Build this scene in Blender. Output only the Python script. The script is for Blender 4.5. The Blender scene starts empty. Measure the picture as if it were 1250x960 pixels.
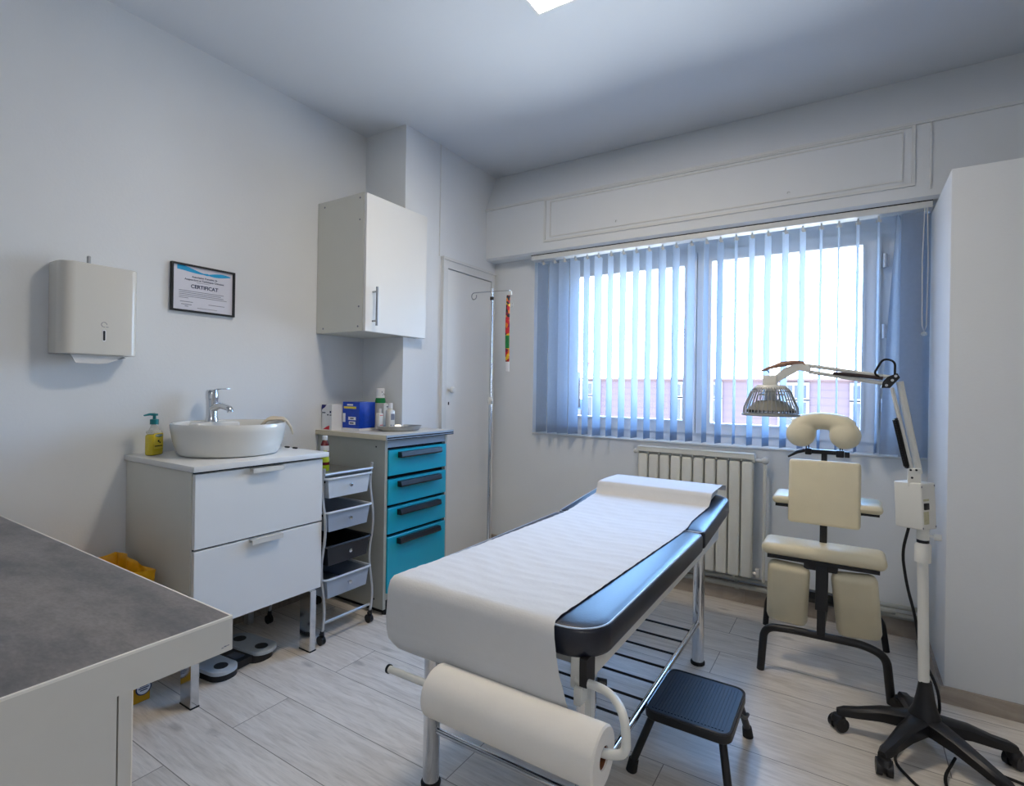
import bpy, bmesh, math, random
from mathutils import Vector, Matrix
random.seed(7)
PI=math.pi
scn=bpy.context.scene
COL=scn.collection

# ------------------------------------------------------------------ materials
def srgb(c):
    return tuple(((v/255)/12.92 if v/255<=.04045 else (((v/255)+.055)/1.055)**2.4) for v in c)+(1,)
def mat(name,rgb,rough=.5,metal=0,spec=.5,noise=0,nscale=30,bump=0,bscale=200,coat=0,trans=0,emit=None,estr=0,ior=1.45,sheen=0):
    m=bpy.data.materials.new(name); m.use_nodes=True
    nt=m.node_tree; b=nt.nodes['Principled BSDF']
    b.inputs['Base Color'].default_value=srgb(rgb)
    b.inputs['Roughness'].default_value=rough; b.inputs['Metallic'].default_value=metal
    b.inputs['Specular IOR Level'].default_value=spec; b.inputs['IOR'].default_value=ior
    b.inputs['Coat Weight'].default_value=coat; b.inputs['Transmission Weight'].default_value=trans
    b.inputs['Sheen Weight'].default_value=sheen
    if emit: b.inputs['Emission Color'].default_value=srgb(emit); b.inputs['Emission Strength'].default_value=estr
    tc=nt.nodes.new('ShaderNodeTexCoord')
    if noise:
        n=nt.nodes.new('ShaderNodeTexNoise'); n.inputs['Scale'].default_value=nscale; n.inputs['Detail'].default_value=5
        r=nt.nodes.new('ShaderNodeMapRange'); r.inputs['From Min'].default_value=.3; r.inputs['From Max'].default_value=.7
        r.inputs['To Min'].default_value=1-noise; r.inputs['To Max'].default_value=1+noise
        mx=nt.nodes.new('ShaderNodeVectorMath'); mx.operation='SCALE'; mx.inputs[0].default_value=srgb(rgb)[:3]
        nt.links.new(tc.outputs['Object'],n.inputs['Vector']); nt.links.new(n.outputs['Fac'],r.inputs['Value'])
        nt.links.new(r.outputs['Result'],mx.inputs['Scale']); nt.links.new(mx.outputs['Vector'],b.inputs['Base Color'])
    if bump:
        n=nt.nodes.new('ShaderNodeTexNoise'); n.inputs['Scale'].default_value=bscale; n.inputs['Detail'].default_value=4
        bp=nt.nodes.new('ShaderNodeBump'); bp.inputs['Strength'].default_value=bump; bp.inputs['Distance'].default_value=.002
        nt.links.new(tc.outputs['Object'],n.inputs['Vector']); nt.links.new(n.outputs['Fac'],bp.inputs['Height'])
        nt.links.new(bp.outputs['Normal'],b.inputs['Normal'])
    return m
WALL=mat('wall_paint',(222,226,230),.75,spec=.25,noise=.012,nscale=3,bump=.25,bscale=90)
CEIL=mat('ceiling_paint',(214,219,226),.85,spec=.2,noise=.01,nscale=2,bump=.15,bscale=60)
TRIMW=mat('white_trim_paint',(216,218,218),.45,noise=.01,nscale=6,bump=.1,bscale=40)
WHITE=mat('white_laminate',(224,225,224),.32,noise=.008,nscale=8)
SIDEW=mat('white_side_panel',(212,212,204),.4,noise=.01,nscale=8)
GLOSSW=mat('gloss_white_plastic',(214,212,205),.18,coat=.3,noise=.006,nscale=5)
CERAM=mat('white_ceramic',(222,222,218),.08,coat=.5,noise=.005,nscale=4)
CHROME=mat('chrome',(215,217,220),.12,1,noise=.02,nscale=10)
STEEL=mat('brushed_steel',(170,172,174),.28,1,noise=.05,nscale=60)
SATIN=mat('satin_aluminium',(200,202,204),.35,.7,noise=.02,nscale=40)
BLACKP=mat('black_plastic',(24,24,27),.4,noise=.1,nscale=60)
BLACKM=mat('black_powder_coated_metal',(26,26,28),.42,noise=.1,nscale=60,bump=.1)
RUBBER=mat('black_rubber',(20,20,22),.75,noise=.1,nscale=80)
DARKGAP=mat('dark_gap',(16,17,20),.8,noise=.1,nscale=50)
NAVY=mat('black_blue_vinyl',(14,20,36),.33,spec=.7,noise=.05,nscale=15,bump=.12,bscale=260)
PIPING=mat('light_piping',(178,190,205),.3,noise=.05,nscale=60)
PAPER=mat('white_tissue_paper',(214,214,214),.85,spec=.1,noise=.012,nscale=20,bump=.35,bscale=55)
ROLLP=mat('rolled_tissue_paper',(234,231,225),.85,spec=.1,noise=.01,nscale=20,bump=.15,bscale=120)
CARD=mat('brown_cardboard',(120,72,44),.85,noise=.06,nscale=60)
WMET=mat('white_powder_coated_metal',(222,222,216),.32,noise=.01,nscale=30)
CREAM=mat('cream_vinyl',(224,214,184),.38,noise=.03,nscale=12,bump=.12,bscale=160)
TEAL=mat('teal_lacquer',(14,163,190),.3,coat=.2,noise=.015,nscale=10)
GREYSIDE=mat('grey_laminate_side',(176,178,170),.45,noise=.015,nscale=20)
GREYF=mat('grey_blue_laminate',(160,174,190),.4,noise=.01,nscale=20)
BEIGEED=mat('beige_worktop_edge',(214,204,178),.4,noise=.015,nscale=20)
TOPL=mat('pale_worktop',(214,212,204),.35,noise=.02,nscale=20)
YELLOW=mat('yellow_cardboard',(206,150,10),.5,noise=.03,nscale=20)
BAG=mat('yellow_bag_plastic',(226,166,16),.35,noise=.12,nscale=25,bump=.5,bscale=40)
APRON=mat('warm_white_laminate',(206,203,195),.35,noise=.01,nscale=20)
EDGE=mat('desk_edge_strip',(236,232,222),.25,noise=.01,nscale=20)
RAD=mat('radiator_enamel',(222,221,212),.3,noise=.01,nscale=20)
PIPE=mat('painted_pipe',(176,178,172),.45,noise=.04,nscale=30)
SKIRT=None
PRINTB=mat('dark_print_ink',(30,48,84),.6,noise=.05,nscale=60)
PRINTG=mat('grey_print_ink',(118,122,136),.6,noise=.05,nscale=60)
PAPERC=mat('certificate_paper',(214,216,228),.5,noise=.008,nscale=40)
CYAN=mat('cyan_print',(20,160,214),.5,noise=.03,nscale=40)
BLUEBOX=mat('blue_box_print',(12,64,180),.35,noise=.15,nscale=30)
WPRINT=mat('white_print',(230,232,236),.5,noise=.02,nscale=40)
YPRINT=mat('yellow_print',(226,206,70),.5,noise=.03,nscale=40)
REDP=mat('red_print',(200,24,44),.5,noise=.03,nscale=40)
NAVYP=mat('navy_print',(28,30,110),.5,noise=.03,nscale=40)
GREEN=mat('green_plastic',(8,120,62),.4,noise=.03,nscale=40)
TEALP=mat('teal_plastic',(8,112,118),.35,noise=.03,nscale=40)
REDL=mat('dark_red_liquid',(96,14,16),.2,noise=.05,nscale=30,coat=.4)
LIME=mat('lime_green_plastic',(170,186,24),.3,noise=.1,nscale=40)
LIQ=mat('yellow_soap_liquid',(206,186,40),.15,noise=.06,nscale=30,coat=.5)
CLOTH=mat('beige_cloth',(206,194,174),.95,spec=.1,noise=.05,nscale=80,bump=.4,bscale=300)
MATBLK=mat('ribbed_black_mat',(22,26,38),.5,noise=.06,nscale=40)
DRAWCL=mat('frosted_drawer_plastic',(206,214,222),.3,noise=.02,nscale=20,coat=.2)
DRAWBL=mat('smoky_black_drawer_plastic',(30,32,38),.3,noise=.08,nscale=20,coat=.2)
DRAWGR=mat('frosted_grey_drawer_plastic',(160,170,184),.3,noise=.02,nscale=20,coat=.2)
SCALEG=mat('silver_scale_plastic',(176,186,196),.3,noise=.02,nscale=20)
SCALED=mat('dark_electrode',(60,62,66),.3,.5,noise=.05,nscale=20)
SCREENM=mat('grey_display',(88,92,104),.15,noise=.04,nscale=20)
HINGE=mat('hinge_nickel',(210,212,216),.3,.6,noise=.02,nscale=20)
PVC=mat('white_window_pvc',(222,226,230),.35,noise=.008,nscale=10)
WOODB=mat('pinkish_brown_cover',(158,120,100),.6,noise=.05,nscale=30)
CERPL=mat('grey_ceramic_plate',(150,148,140),.6,noise=.05,nscale=30)
EMIT=mat('lamp_diffuser',(255,244,226),.5,emit=(255,238,214),estr=88.)

def slat_material():
    m=bpy.data.materials.new('translucent_blind_fabric'); m.use_nodes=True; nt=m.node_tree
    nt.nodes.remove(nt.nodes['Principled BSDF']); out=nt.nodes['Material Output']
    d=nt.nodes.new('ShaderNodeBsdfDiffuse'); t=nt.nodes.new('ShaderNodeBsdfTranslucent'); mx=nt.nodes.new('ShaderNodeMixShader')
    tc=nt.nodes.new('ShaderNodeTexCoord'); n=nt.nodes.new('ShaderNodeTexNoise'); n.inputs['Scale'].default_value=60
    r=nt.nodes.new('ShaderNodeValToRGB'); r.color_ramp.elements[0].color=srgb((164,178,196)); r.color_ramp.elements[1].color=srgb((174,188,206))
    nt.links.new(tc.outputs['Object'],n.inputs['Vector']); nt.links.new(n.outputs['Fac'],r.inputs['Fac'])
    for s in (d,t): nt.links.new(r.outputs['Color'],s.inputs['Color'])
    mx.inputs[0].default_value=.55
    nt.links.new(d.outputs[0],mx.inputs[1]); nt.links.new(t.outputs[0],mx.inputs[2]); nt.links.new(mx.outputs[0],out.inputs['Surface'])
    return m
SLAT=slat_material()
def glass_material():
    m=bpy.data.materials.new('window_glass'); m.use_nodes=True; nt=m.node_tree
    nt.nodes.remove(nt.nodes['Principled BSDF']); out=nt.nodes['Material Output']
    t=nt.nodes.new('ShaderNodeBsdfTransparent'); g=nt.nodes.new('ShaderNodeBsdfGlossy'); g.inputs['Roughness'].default_value=.02
    t.inputs['Color'].default_value=(.96,.98,.98,1)
    f=nt.nodes.new('ShaderNodeFresnel'); f.inputs['IOR'].default_value=1.25; mx=nt.nodes.new('ShaderNodeMixShader')
    nt.links.new(f.outputs[0],mx.inputs[0]); nt.links.new(t.outputs[0],mx.inputs[1]); nt.links.new(g.outputs[0],mx.inputs[2]); nt.links.new(mx.outputs[0],out.inputs['Surface'])
    return m
GLASS=glass_material()
def clear_plastic():
    m=bpy.data.materials.new('clear_plastic'); m.use_nodes=True; nt=m.node_tree
    nt.nodes.remove(nt.nodes['Principled BSDF']); out=nt.nodes['Material Output']
    t=nt.nodes.new('ShaderNodeBsdfTransparent'); g=nt.nodes.new('ShaderNodeBsdfPrincipled'); g.inputs['Base Color'].default_value=srgb((214,218,210)); g.inputs['Roughness'].default_value=.15
    mx=nt.nodes.new('ShaderNodeMixShader'); mx.inputs[0].default_value=.3
    nt.links.new(t.outputs[0],mx.inputs[1]); nt.links.new(g.outputs[0],mx.inputs[2]); nt.links.new(mx.outputs[0],out.inputs['Surface'])
    return m
CLEAR=clear_plastic()

def wood_floor(name,dark,light,plank=True,roughness=.38,gap=(.35,.33,.31,1)):
    m=bpy.data.materials.new(name); m.use_nodes=True; nt=m.node_tree; b=nt.nodes['Principled BSDF']
    N=nt.nodes.new; L=nt.links.new
    tc=N('ShaderNodeTexCoord'); 
    mp=N('ShaderNodeMapping'); L(tc.outputs['Object'],mp.inputs['Vector'])
    # brick texture: rows stacked along Y (0.2163 m), planks 1.29 m long along X
    mp.inputs['Location'].default_value=(1.77+1.29*3,-.818+.2163*20,0)
    br=N('ShaderNodeTexBrick'); br.inputs['Scale'].default_value=1; br.inputs['Brick Width'].default_value=1.29; br.inputs['Row Height'].default_value=.2163
    br.inputs['Mortar Size'].default_value=.0016; br.inputs['Mortar Smooth'].default_value=.2; br.inputs['Bias'].default_value=0
    br.offset=.41; br.offset_frequency=2
    br.inputs['Color1'].default_value=(0,0,0,1); br.inputs['Color2'].default_value=(1,1,1,1); br.inputs['Mortar'].default_value=(.5,.5,.5,1)
    L(mp.outputs['Vector'],br.inputs['Vector'])
    # per-plank offset of the grain
    vo=N('ShaderNodeVectorMath'); vo.operation='SCALE'; vo.inputs[0].default_value=(7.3,3.1,1.7); L(br.outputs['Color'],vo.inputs['Scale'])
    ad=N('ShaderNodeVectorMath'); ad.operation='ADD'; L(tc.outputs['Object'],ad.inputs[0]); L(vo.outputs['Vector'],ad.inputs[1])
    st=N('ShaderNodeVectorMath'); st.operation='MULTIPLY'; st.inputs[1].default_value=(1.6,14,6); L(ad.outputs['Vector'],st.inputs[0])
    n1=N('ShaderNodeTexNoise'); n1.inputs['Scale'].default_value=2.2; n1.inputs['Detail'].default_value=8; n1.inputs['Roughness'].default_value=.62; n1.inputs['Distortion'].default_value=1.2
    L(st.outputs['Vector'],n1.inputs['Vector'])
    r1=N('ShaderNodeValToRGB'); e=r1.color_ramp.elements; e[0].position=.3; e[0].color=srgb(dark); e[1].position=.62; e[1].color=srgb(light)
    L(n1.outputs['Fac'],r1.inputs['Fac'])
    # knots
    sk=N('ShaderNodeVectorMath'); sk.operation='MULTIPLY'; sk.inputs[1].default_value=(1.,2.4,1); L(ad.outputs['Vector'],sk.inputs[0])
    vk=N('ShaderNodeTexVoronoi'); vk.inputs['Scale'].default_value=2.3; vk.inputs['Randomness'].default_value=1; L(sk.outputs['Vector'],vk.inputs['Vector'])
    nk=N('ShaderNodeTexNoise'); nk.inputs['Scale'].default_value=30; L(sk.outputs['Vector'],nk.inputs['Vector'])
    mk=N('ShaderNodeMath'); mk.operation='MULTIPLY_ADD'; mk.inputs[1].default_value=.07; L(nk.outputs['Fac'],mk.inputs[0]); L(vk.outputs['Distance'],mk.inputs[2])
    rk=N('ShaderNodeMapRange'); rk.inputs['From Min'].default_value=.085; rk.inputs['From Max'].default_value=.15; rk.inputs['To Min'].default_value=.66; rk.inputs['To Max'].default_value=1; L(mk.outputs[0],rk.inputs['Value'])
    # fine grey scratches
    s2=N('ShaderNodeVectorMath'); s2.operation='MULTIPLY'; s2.inputs[1].default_value=(5,60,1); L(ad.outputs['Vector'],s2.inputs[0])
    n2=N('ShaderNodeTexNoise'); n2.inputs['Scale'].default_value=2.5; n2.inputs['Detail'].default_value=4; L(s2.outputs['Vector'],n2.inputs['Vector'])
    r2=N('ShaderNodeMapRange'); r2.inputs['From Min'].default_value=.32; r2.inputs['From Max'].default_value=.5; r2.inputs['To Min'].default_value=.86; r2.inputs['To Max'].default_value=1; L(n2.outputs['Fac'],r2.inputs['Value'])
    mu=N('ShaderNodeMath'); mu.operation='MULTIPLY'; L(rk.outputs['Result'],mu.inputs[0]); L(r2.outputs['Result'],mu.inputs[1])
    # plank tone
    tn=N('ShaderNodeMapRange'); tn.inputs['To Min'].default_value=.94; tn.inputs['To Max'].default_value=1.04; L(br.outputs['Color'],tn.inputs['Value'])
    m3=N('ShaderNodeMath'); m3.operation='MULTIPLY'; L(mu.outputs[0],m3.inputs[0]); L(tn.outputs['Result'],m3.inputs[1])
    sc=N('ShaderNodeVectorMath'); sc.operation='SCALE'; L(r1.outputs['Color'],sc.inputs[0]); L(m3.outputs[0],sc.inputs['Scale'])
    if plank:
        gm=N('ShaderNodeMix'); gm.data_type='RGBA'; L(br.outputs['Fac'],gm.inputs['Factor']); L(sc.outputs['Vector'],gm.inputs['A']); gm.inputs['B'].default_value=srgb((128,121,114))
        L(gm.outputs['Result'],b.inputs['Base Color'])
    else: L(sc.outputs['Vector'],b.inputs['Base Color'])
    b.inputs['Roughness'].default_value=roughness
    bp=N('ShaderNodeBump'); bp.inputs['Strength'].default_value=.25; bp.inputs['Distance'].default_value=.002; L(n1.outputs['Fac'],bp.inputs['Height']); L(bp.outputs['Normal'],b.inputs['Normal'])
    return m
FLOORM=wood_floor('pale_grey_wood_laminate',(200,192,182),(226,220,212))
SKIRT=wood_floor('grey_wood_skirting',(140,130,120),(166,156,146),plank=False)
def slate():
    m=bpy.data.materials.new('mottled_grey_laminate'); m.use_nodes=True; nt=m.node_tree; b=nt.nodes['Principled BSDF']
    N=nt.nodes.new; L=nt.links.new; tc=N('ShaderNodeTexCoord')
    mp=N('ShaderNodeMapping'); mp.inputs['Scale'].default_value=(1,2.2,1); L(tc.outputs['Object'],mp.inputs['Vector'])
    n=N('ShaderNodeTexNoise'); n.inputs['Scale'].default_value=4; n.inputs['Detail'].default_value=9; n.inputs['Roughness'].default_value=.65; L(mp.outputs['Vector'],n.inputs['Vector'])
    r=N('ShaderNodeValToRGB'); e=r.color_ramp.elements; e[0].position=.35; e[0].color=srgb((92,90,90)); e[1].position=.66; e[1].color=srgb((136,128,124)); L(n.outputs['Fac'],r.inputs['Fac'])
    n2=N('ShaderNodeTexNoise'); n2.inputs['Scale'].default_value=90; n2.inputs['Detail'].default_value=3; L(mp.outputs['Vector'],n2.inputs['Vector'])
    mr=N('ShaderNodeMapRange'); mr.inputs['From Min'].default_value=.3; mr.inputs['From Max'].default_value=.7; mr.inputs['To Min'].default_value=.88; mr.inputs['To Max'].default_value=1.12; L(n2.outputs['Fac'],mr.inputs['Value'])
    s=N('ShaderNodeVectorMath'); s.operation='SCALE'; L(r.outputs['Color'],s.inputs[0]); L(mr.outputs['Result'],s.inputs['Scale']); L(s.outputs['Vector'],b.inputs['Base Color'])
    b.inputs['Roughness'].default_value=.5
    return m
SLATE=slate()
def stripes(name,c1,c2,scale,axis='Z',thin=.08,rough=.7):
    m=bpy.data.materials.new(name); m.use_nodes=True; nt=m.node_tree; b=nt.nodes['Principled BSDF']
    N=nt.nodes.new; L=nt.links.new; tc=N('ShaderNodeTexCoord'); sp=N('ShaderNodeSeparateXYZ'); L(tc.outputs['Object'],sp.inputs[0])
    mu=N('ShaderNodeMath'); mu.operation='MULTIPLY'; mu.inputs[1].default_value=scale; L(sp.outputs[axis],mu.inputs[0])
    fr=N('ShaderNodeMath'); fr.operation='FRACT'; L(mu.outputs[0],fr.inputs[0])
    lt=N('ShaderNodeMath'); lt.operation='LESS_THAN'; lt.inputs[1].default_value=thin; L(fr.outputs[0],lt.inputs[0])
    mx=N('ShaderNodeMix'); mx.data_type='RGBA'; L(lt.outputs[0],mx.inputs['Factor']); mx.inputs['A'].default_value=srgb(c1); mx.inputs['B'].default_value=srgb(c2)
    L(mx.outputs['Result'],b.inputs['Base Color']); b.inputs['Roughness'].default_value=rough
    return m
SIDING=stripes('pink_siding',(66,50,56),(56,42,48),4.,'Z',.14)
RENDERW=mat('white_render',(96,92,92),.8,noise=.03,nscale=2)
ROOFM=mat('roof_edge',(76,60,56),.8,noise=.05,nscale=2)
DARKGL=mat('dark_window_pane',(34,42,52),.2,noise=.05,nscale=2)
CABLEG=mat('grey_overhead_cable',(120,112,110),.6,noise=.05,nscale=2)
def multicolor():
    m=bpy.data.materials.new('multicolour_ribbon'); m.use_nodes=True; nt=m.node_tree; b=nt.nodes['Principled BSDF']
    N=nt.nodes.new; L=nt.links.new; tc=N('ShaderNodeTexCoord'); v=N('ShaderNodeTexVoronoi'); v.inputs['Scale'].default_value=55
    L(tc.outputs['Object'],v.inputs['Vector']); sp=N('ShaderNodeSeparateColor'); L(v.outputs['Color'],sp.inputs[0])
    r=N('ShaderNodeValToRGB'); r.color_ramp.interpolation='CONSTANT'; cs=[(190,20,30),(222,120,20),(120,10,60),(230,190,40),(200,30,40),(20,20,24)]
    e=r.color_ramp.elements
    while len(e)<len(cs): e.new(.5)
    for i,c in enumerate(cs): e[i].position=i/len(cs); e[i].color=srgb(c)
    L(sp.outputs[0],r.inputs['Fac']); L(r.outputs['Color'],b.inputs['Base Color']); b.inputs['Roughness'].default_value=.6
    return m
RIBBON=multicolor()
RIBGREEN=mat('green_ribbon_patch',(16,120,60),.6,noise=.25,nscale=60)

# ------------------------------------------------------------------ mesh helpers
class B:
    def __init__(s): s.bm=bmesh.new()
    def box(s,x0,x1,y0,y1,z0,z1,M=None):
        vs=[s.bm.verts.new((x,y,z)) for x in (x0,x1) for y in (y0,y1) for z in (z0,z1)]
        for f in ((0,1,3,2),(4,6,7,5),(0,4,5,1),(2,3,7,6),(0,2,6,4),(1,5,7,3)): s.bm.faces.new([vs[i] for i in f])
        if M: bmesh.ops.transform(s.bm,matrix=M,verts=vs)
        return s
    def rbox(s,x0,x1,y0,y1,z0,z1,r,seg=3,M=None,axis=None):
        b=bmesh.new(); vs=[b.verts.new((x,y,z)) for x in (x0,x1) for y in (y0,y1) for z in (z0,z1)]
        for f in ((0,1,3,2),(4,6,7,5),(0,4,5,1),(2,3,7,6),(0,2,6,4),(1,5,7,3)): b.faces.new([vs[i] for i in f])
        ed=b.edges[:]
        if axis is not None: ed=[e for e in ed if abs((e.verts[0].co-e.verts[1].co)[axis])>1e-6]
        bmesh.ops.bevel(b,geom=ed,offset=r,segments=seg,profile=.5,affect='EDGES')
        if M: b.transform(M)
        s.merge(b); return s
    def merge(s,b):
        me=bpy.data.meshes.new('tmp'); b.to_mesh(me); b.free(); s.bm.from_mesh(me); bpy.data.meshes.remove(me)
    def cyl(s,p0,p1,r,r2=None,n=20,cap=True):
        p0=Vector(p0); p1=Vector(p1); d=p1-p0; q=d.to_track_quat('Z','Y'); r2=r if r2 is None else r2
        a=[];c=[]
        for i in range(n):
            t=2*PI*i/n; v=Vector((math.cos(t),math.sin(t),0))
            a.append(s.bm.verts.new(p0+q@(v*r))); c.append(s.bm.verts.new(p1+q@(v*r2)))
        for i in range(n): s.bm.faces.new((a[i],a[(i+1)%n],c[(i+1)%n],c[i]))
        if cap: s.bm.faces.new(a[::-1]); s.bm.faces.new(c)
        return s
    def tube(s,pts,r,n=10,closed=False,cap=True,squash=1):
        pts=[Vector(p) for p in pts]; rings=[]; prev=None; m=len(pts)
        for i,p in enumerate(pts):
            if closed: t=(pts[(i+1)%m]-pts[i-1]).normalized()
            else: t=(pts[min(i+1,m-1)]-pts[max(i-1,0)]).normalized()
            if prev is None:
                u=t.orthogonal() if abs(t.z)>.9 else t.cross(Vector((0,0,1)))
                u.normalize()
            else: u=(prev-t*prev.dot(t)).normalized()
            prev=u; w=t.cross(u)
            rr=r[i] if isinstance(r,(list,tuple)) else r
            rings.append([s.bm.verts.new(p+(u*math.cos(2*PI*k/n)+w*math.sin(2*PI*k/n)*squash)*rr) for k in range(n)])
        for i in range(m if closed else m-1):
            a=rings[i]; c=rings[(i+1)%m]
            for k in range(n): s.bm.faces.new((a[k],a[(k+1)%n],c[(k+1)%n],c[k]))
        if cap and not closed: s.bm.faces.new(rings[0][::-1]); s.bm.faces.new(rings[-1])
        return s
    def lathe(s,prof,c=(0,0,0),n=40,M=None,sx=1,sy=1):
        rings=[]; c=Vector(c); nv=[]
        for r,z in prof:
            if r<1e-6: v=s.bm.verts.new(c+Vector((0,0,z))); rings.append([v]); nv.append(v)
            else:
                g=[s.bm.verts.new(c+Vector((r*sx*math.cos(2*PI*i/n),r*sy*math.sin(2*PI*i/n),z))) for i in range(n)]; rings.append(g); nv+=g
        for a,b in zip(rings,rings[1:]):
            if len(a)==1 and len(b)==1: continue
            for i in range(n):
                j=(i+1)%n
                if len(a)==1: s.bm.faces.new((a[0],b[j],b[i]))
                elif len(b)==1: s.bm.faces.new((a[i],a[j],b[0]))
                else: s.bm.faces.new((a[i],a[j],b[j],b[i]))
        if M: bmesh.ops.transform(s.bm,matrix=M,verts=nv)
        return s
    def prism(s,poly,vec,M=None):
        vec=Vector(vec); a=[s.bm.verts.new(Vector(p)) for p in poly]; c=[s.bm.verts.new(Vector(p)+vec) for p in poly]
        s.bm.faces.new(a[::-1]); s.bm.faces.new(c); n=len(a)
        for i in range(n): s.bm.faces.new((a[i],a[(i+1)%n],c[(i+1)%n],c[i]))
        if M: bmesh.ops.transform(s.bm,matrix=M,verts=a+c)
        return s
    def grid(s,f,nu,nv):
        g=[[s.bm.verts.new(f(i/nu,j/nv)) for j in range(nv+1)] for i in range(nu+1)]
        for i in range(nu):
            for j in range(nv): s.bm.faces.new((g[i][j],g[i+1][j],g[i+1][j+1],g[i][j+1]))
        return s
    def sphere(s,c,r,sc=(1,1,1),n=16,M=None):
        b=bmesh.new(); bmesh.ops.create_uvsphere(b,u_segments=n*2,v_segments=n,radius=r)
        b.transform(Matrix.Translation(c)@Matrix.Diagonal((*sc,1)))
        if M: b.transform(M)
        s.merge(b); return s

def props(o,label=None,cat=None,group=None,kind=None):
    if label: o['label']=label
    if cat: o['category']=cat
    if group: o['group']=group
    if kind: o['kind']=kind
    return o
WM={}
def thing(name,label,cat,loc=(0,0,0),rotz=0,group=None):
    o=bpy.data.objects.new(name,None); COL.objects.link(o); o.location=loc; o.rotation_euler=(0,0,rotz)
    o.empty_display_size=.05
    WM[o]=Matrix.Translation(loc)@Matrix.Rotation(rotz,4,'Z')
    return props(o,label,cat,group)
def obj(name,b,m,parent=None,local=False,smooth=True,label=None,cat=None,group=None,kind=None,origin=None,angle=35,bevel=0):
    """b in world coordinates unless local; becomes ONE mesh object."""
    bm=b.bm; bmesh.ops.recalc_face_normals(bm,faces=bm.faces[:])
    me=bpy.data.meshes.new(name); bm.to_mesh(me); bm.free()
    o=bpy.data.objects.new(name,me); COL.objects.link(o)
    if parent is not None:
        W=WM[parent]
        if not local: me.transform(W.inverted())
        o.parent=parent; WM[o]=W
    else:
        T=Matrix.Translation(origin) if origin else Matrix.Identity(4)
        if origin:
            me.transform(T.inverted()); o.location=origin
        WM[o]=T
    me.materials.append(m)
    if bevel:
        md=o.modifiers.new('bevel','BEVEL'); md.width=bevel; md.segments=2; md.limit_method='ANGLE'; md.angle_limit=math.radians(40)
    if smooth:
        me.polygons.foreach_set('use_smooth',[True]*len(me.polygons)); me.update()
        try: me.set_sharp_from_angle(angle=math.radians(angle))
        except Exception: pass
    props(o,label,cat,group,kind); return o
def struct(name,b,m,parent=None,**k):
    return obj(name,b,m,parent,kind='structure' if parent is None else None,**k)
def text(name,s,size,M,m,parent,ext=.0002,align='CENTER',bold=0):
    cu=bpy.data.curves.new('t','FONT'); cu.body=s; cu.size=size; cu.extrude=ext; cu.align_x=align; cu.align_y='CENTER'; cu.offset=bold
    o=bpy.data.objects.new('t',cu); COL.objects.link(o)
    dg=bpy.context.evaluated_depsgraph_get(); dg.update()
    me=bpy.data.meshes.new_from_object(o.evaluated_get(dg)); bpy.data.objects.remove(o); bpy.data.curves.remove(cu)
    me.transform(M); me.transform(WM[parent].inverted()); me.name=name
    r=bpy.data.objects.new(name,me); COL.objects.link(r); r.parent=parent; WM[r]=WM[parent]
    me.materials.clear(); me.materials.append(m)
    return r
def arc(c,r,a0,a1,n,ax,ay):
    c=Vector(c);ax=Vector(ax);ay=Vector(ay)
    return [c+ax*r*math.cos(a0+(a1-a0)*i/n)+ay*r*math.sin(a0+(a1-a0)*i/n) for i in range(n+1)]
def fillet(pts,r,n=6):
    pts=[Vector(p) for p in pts]; out=[pts[0]]
    for i in range(1,len(pts)-1):
        a,b,c=pts[i-1],pts[i],pts[i+1]; u=(a-b); v=(c-b); rr=min(r,u.length*.49,v.length*.49)
        p=b+u.normalized()*rr; q=b+v.normalized()*rr
        for k in range(n+1):
            t=k/n; out.append(p*(1-t)**2+b*2*t*(1-t)+q*t*t)
    out.append(pts[-1]); return out

# ------------------------------------------------------------------ dimensions
XL=-2.54; XC=-2.206; YC=2.28; YW=3.22; ZC=2.715; XR=2.2; YN=-1.9; XB=.32; YB=2.625; ZB=2.05
# ------------------------------------------------------------------ room shell
struct('floor',B().box(XL-.1,XR+.1,YN-.1,YW+.15,-.05,0),FLOORM,smooth=False)
struct('ceiling',B().box(XL-.1,XR+.1,YN-.1,YW+.15,ZC,ZC+.05),CEIL,smooth=False)
# left wall with the chimney breast that steps out near the window
struct('wall_left',B().prism([(XL,YN-.1,0),(XL,YC,0),(XC,YC,0),(XC,YW,0),(XL-.12,YW,0),(XL-.12,YN-.1,0)],(0,0,ZC)),WALL,smooth=False)
WX0,WX1,WZ0,WZ1=-1.87,.318,.872,2.12
w=B()
w.box(XL-.12,WX0,YW,YW+.22,0,ZC); w.box(WX1,XR+.1,YW,YW+.22,0,ZC); w.box(WX0,WX1,YW,YW+.22,0,WZ0); w.box(WX0,WX1,YW,YW+.22,WZ1,ZC)
struct('wall_back',w,WALL,smooth=False)
struct('wall_near',B().box(XL-.1,XR+.1,YN-.1,YN,0,ZC),WALL,smooth=False)
struct('wall_far_right',B().box(XR,XR+.1,YN,YW,0,ZC),WALL,smooth=False)
struct('wall_right',B().rbox(XB,XR,YB,YW,0,ZB,.006,2),WALL)
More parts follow.
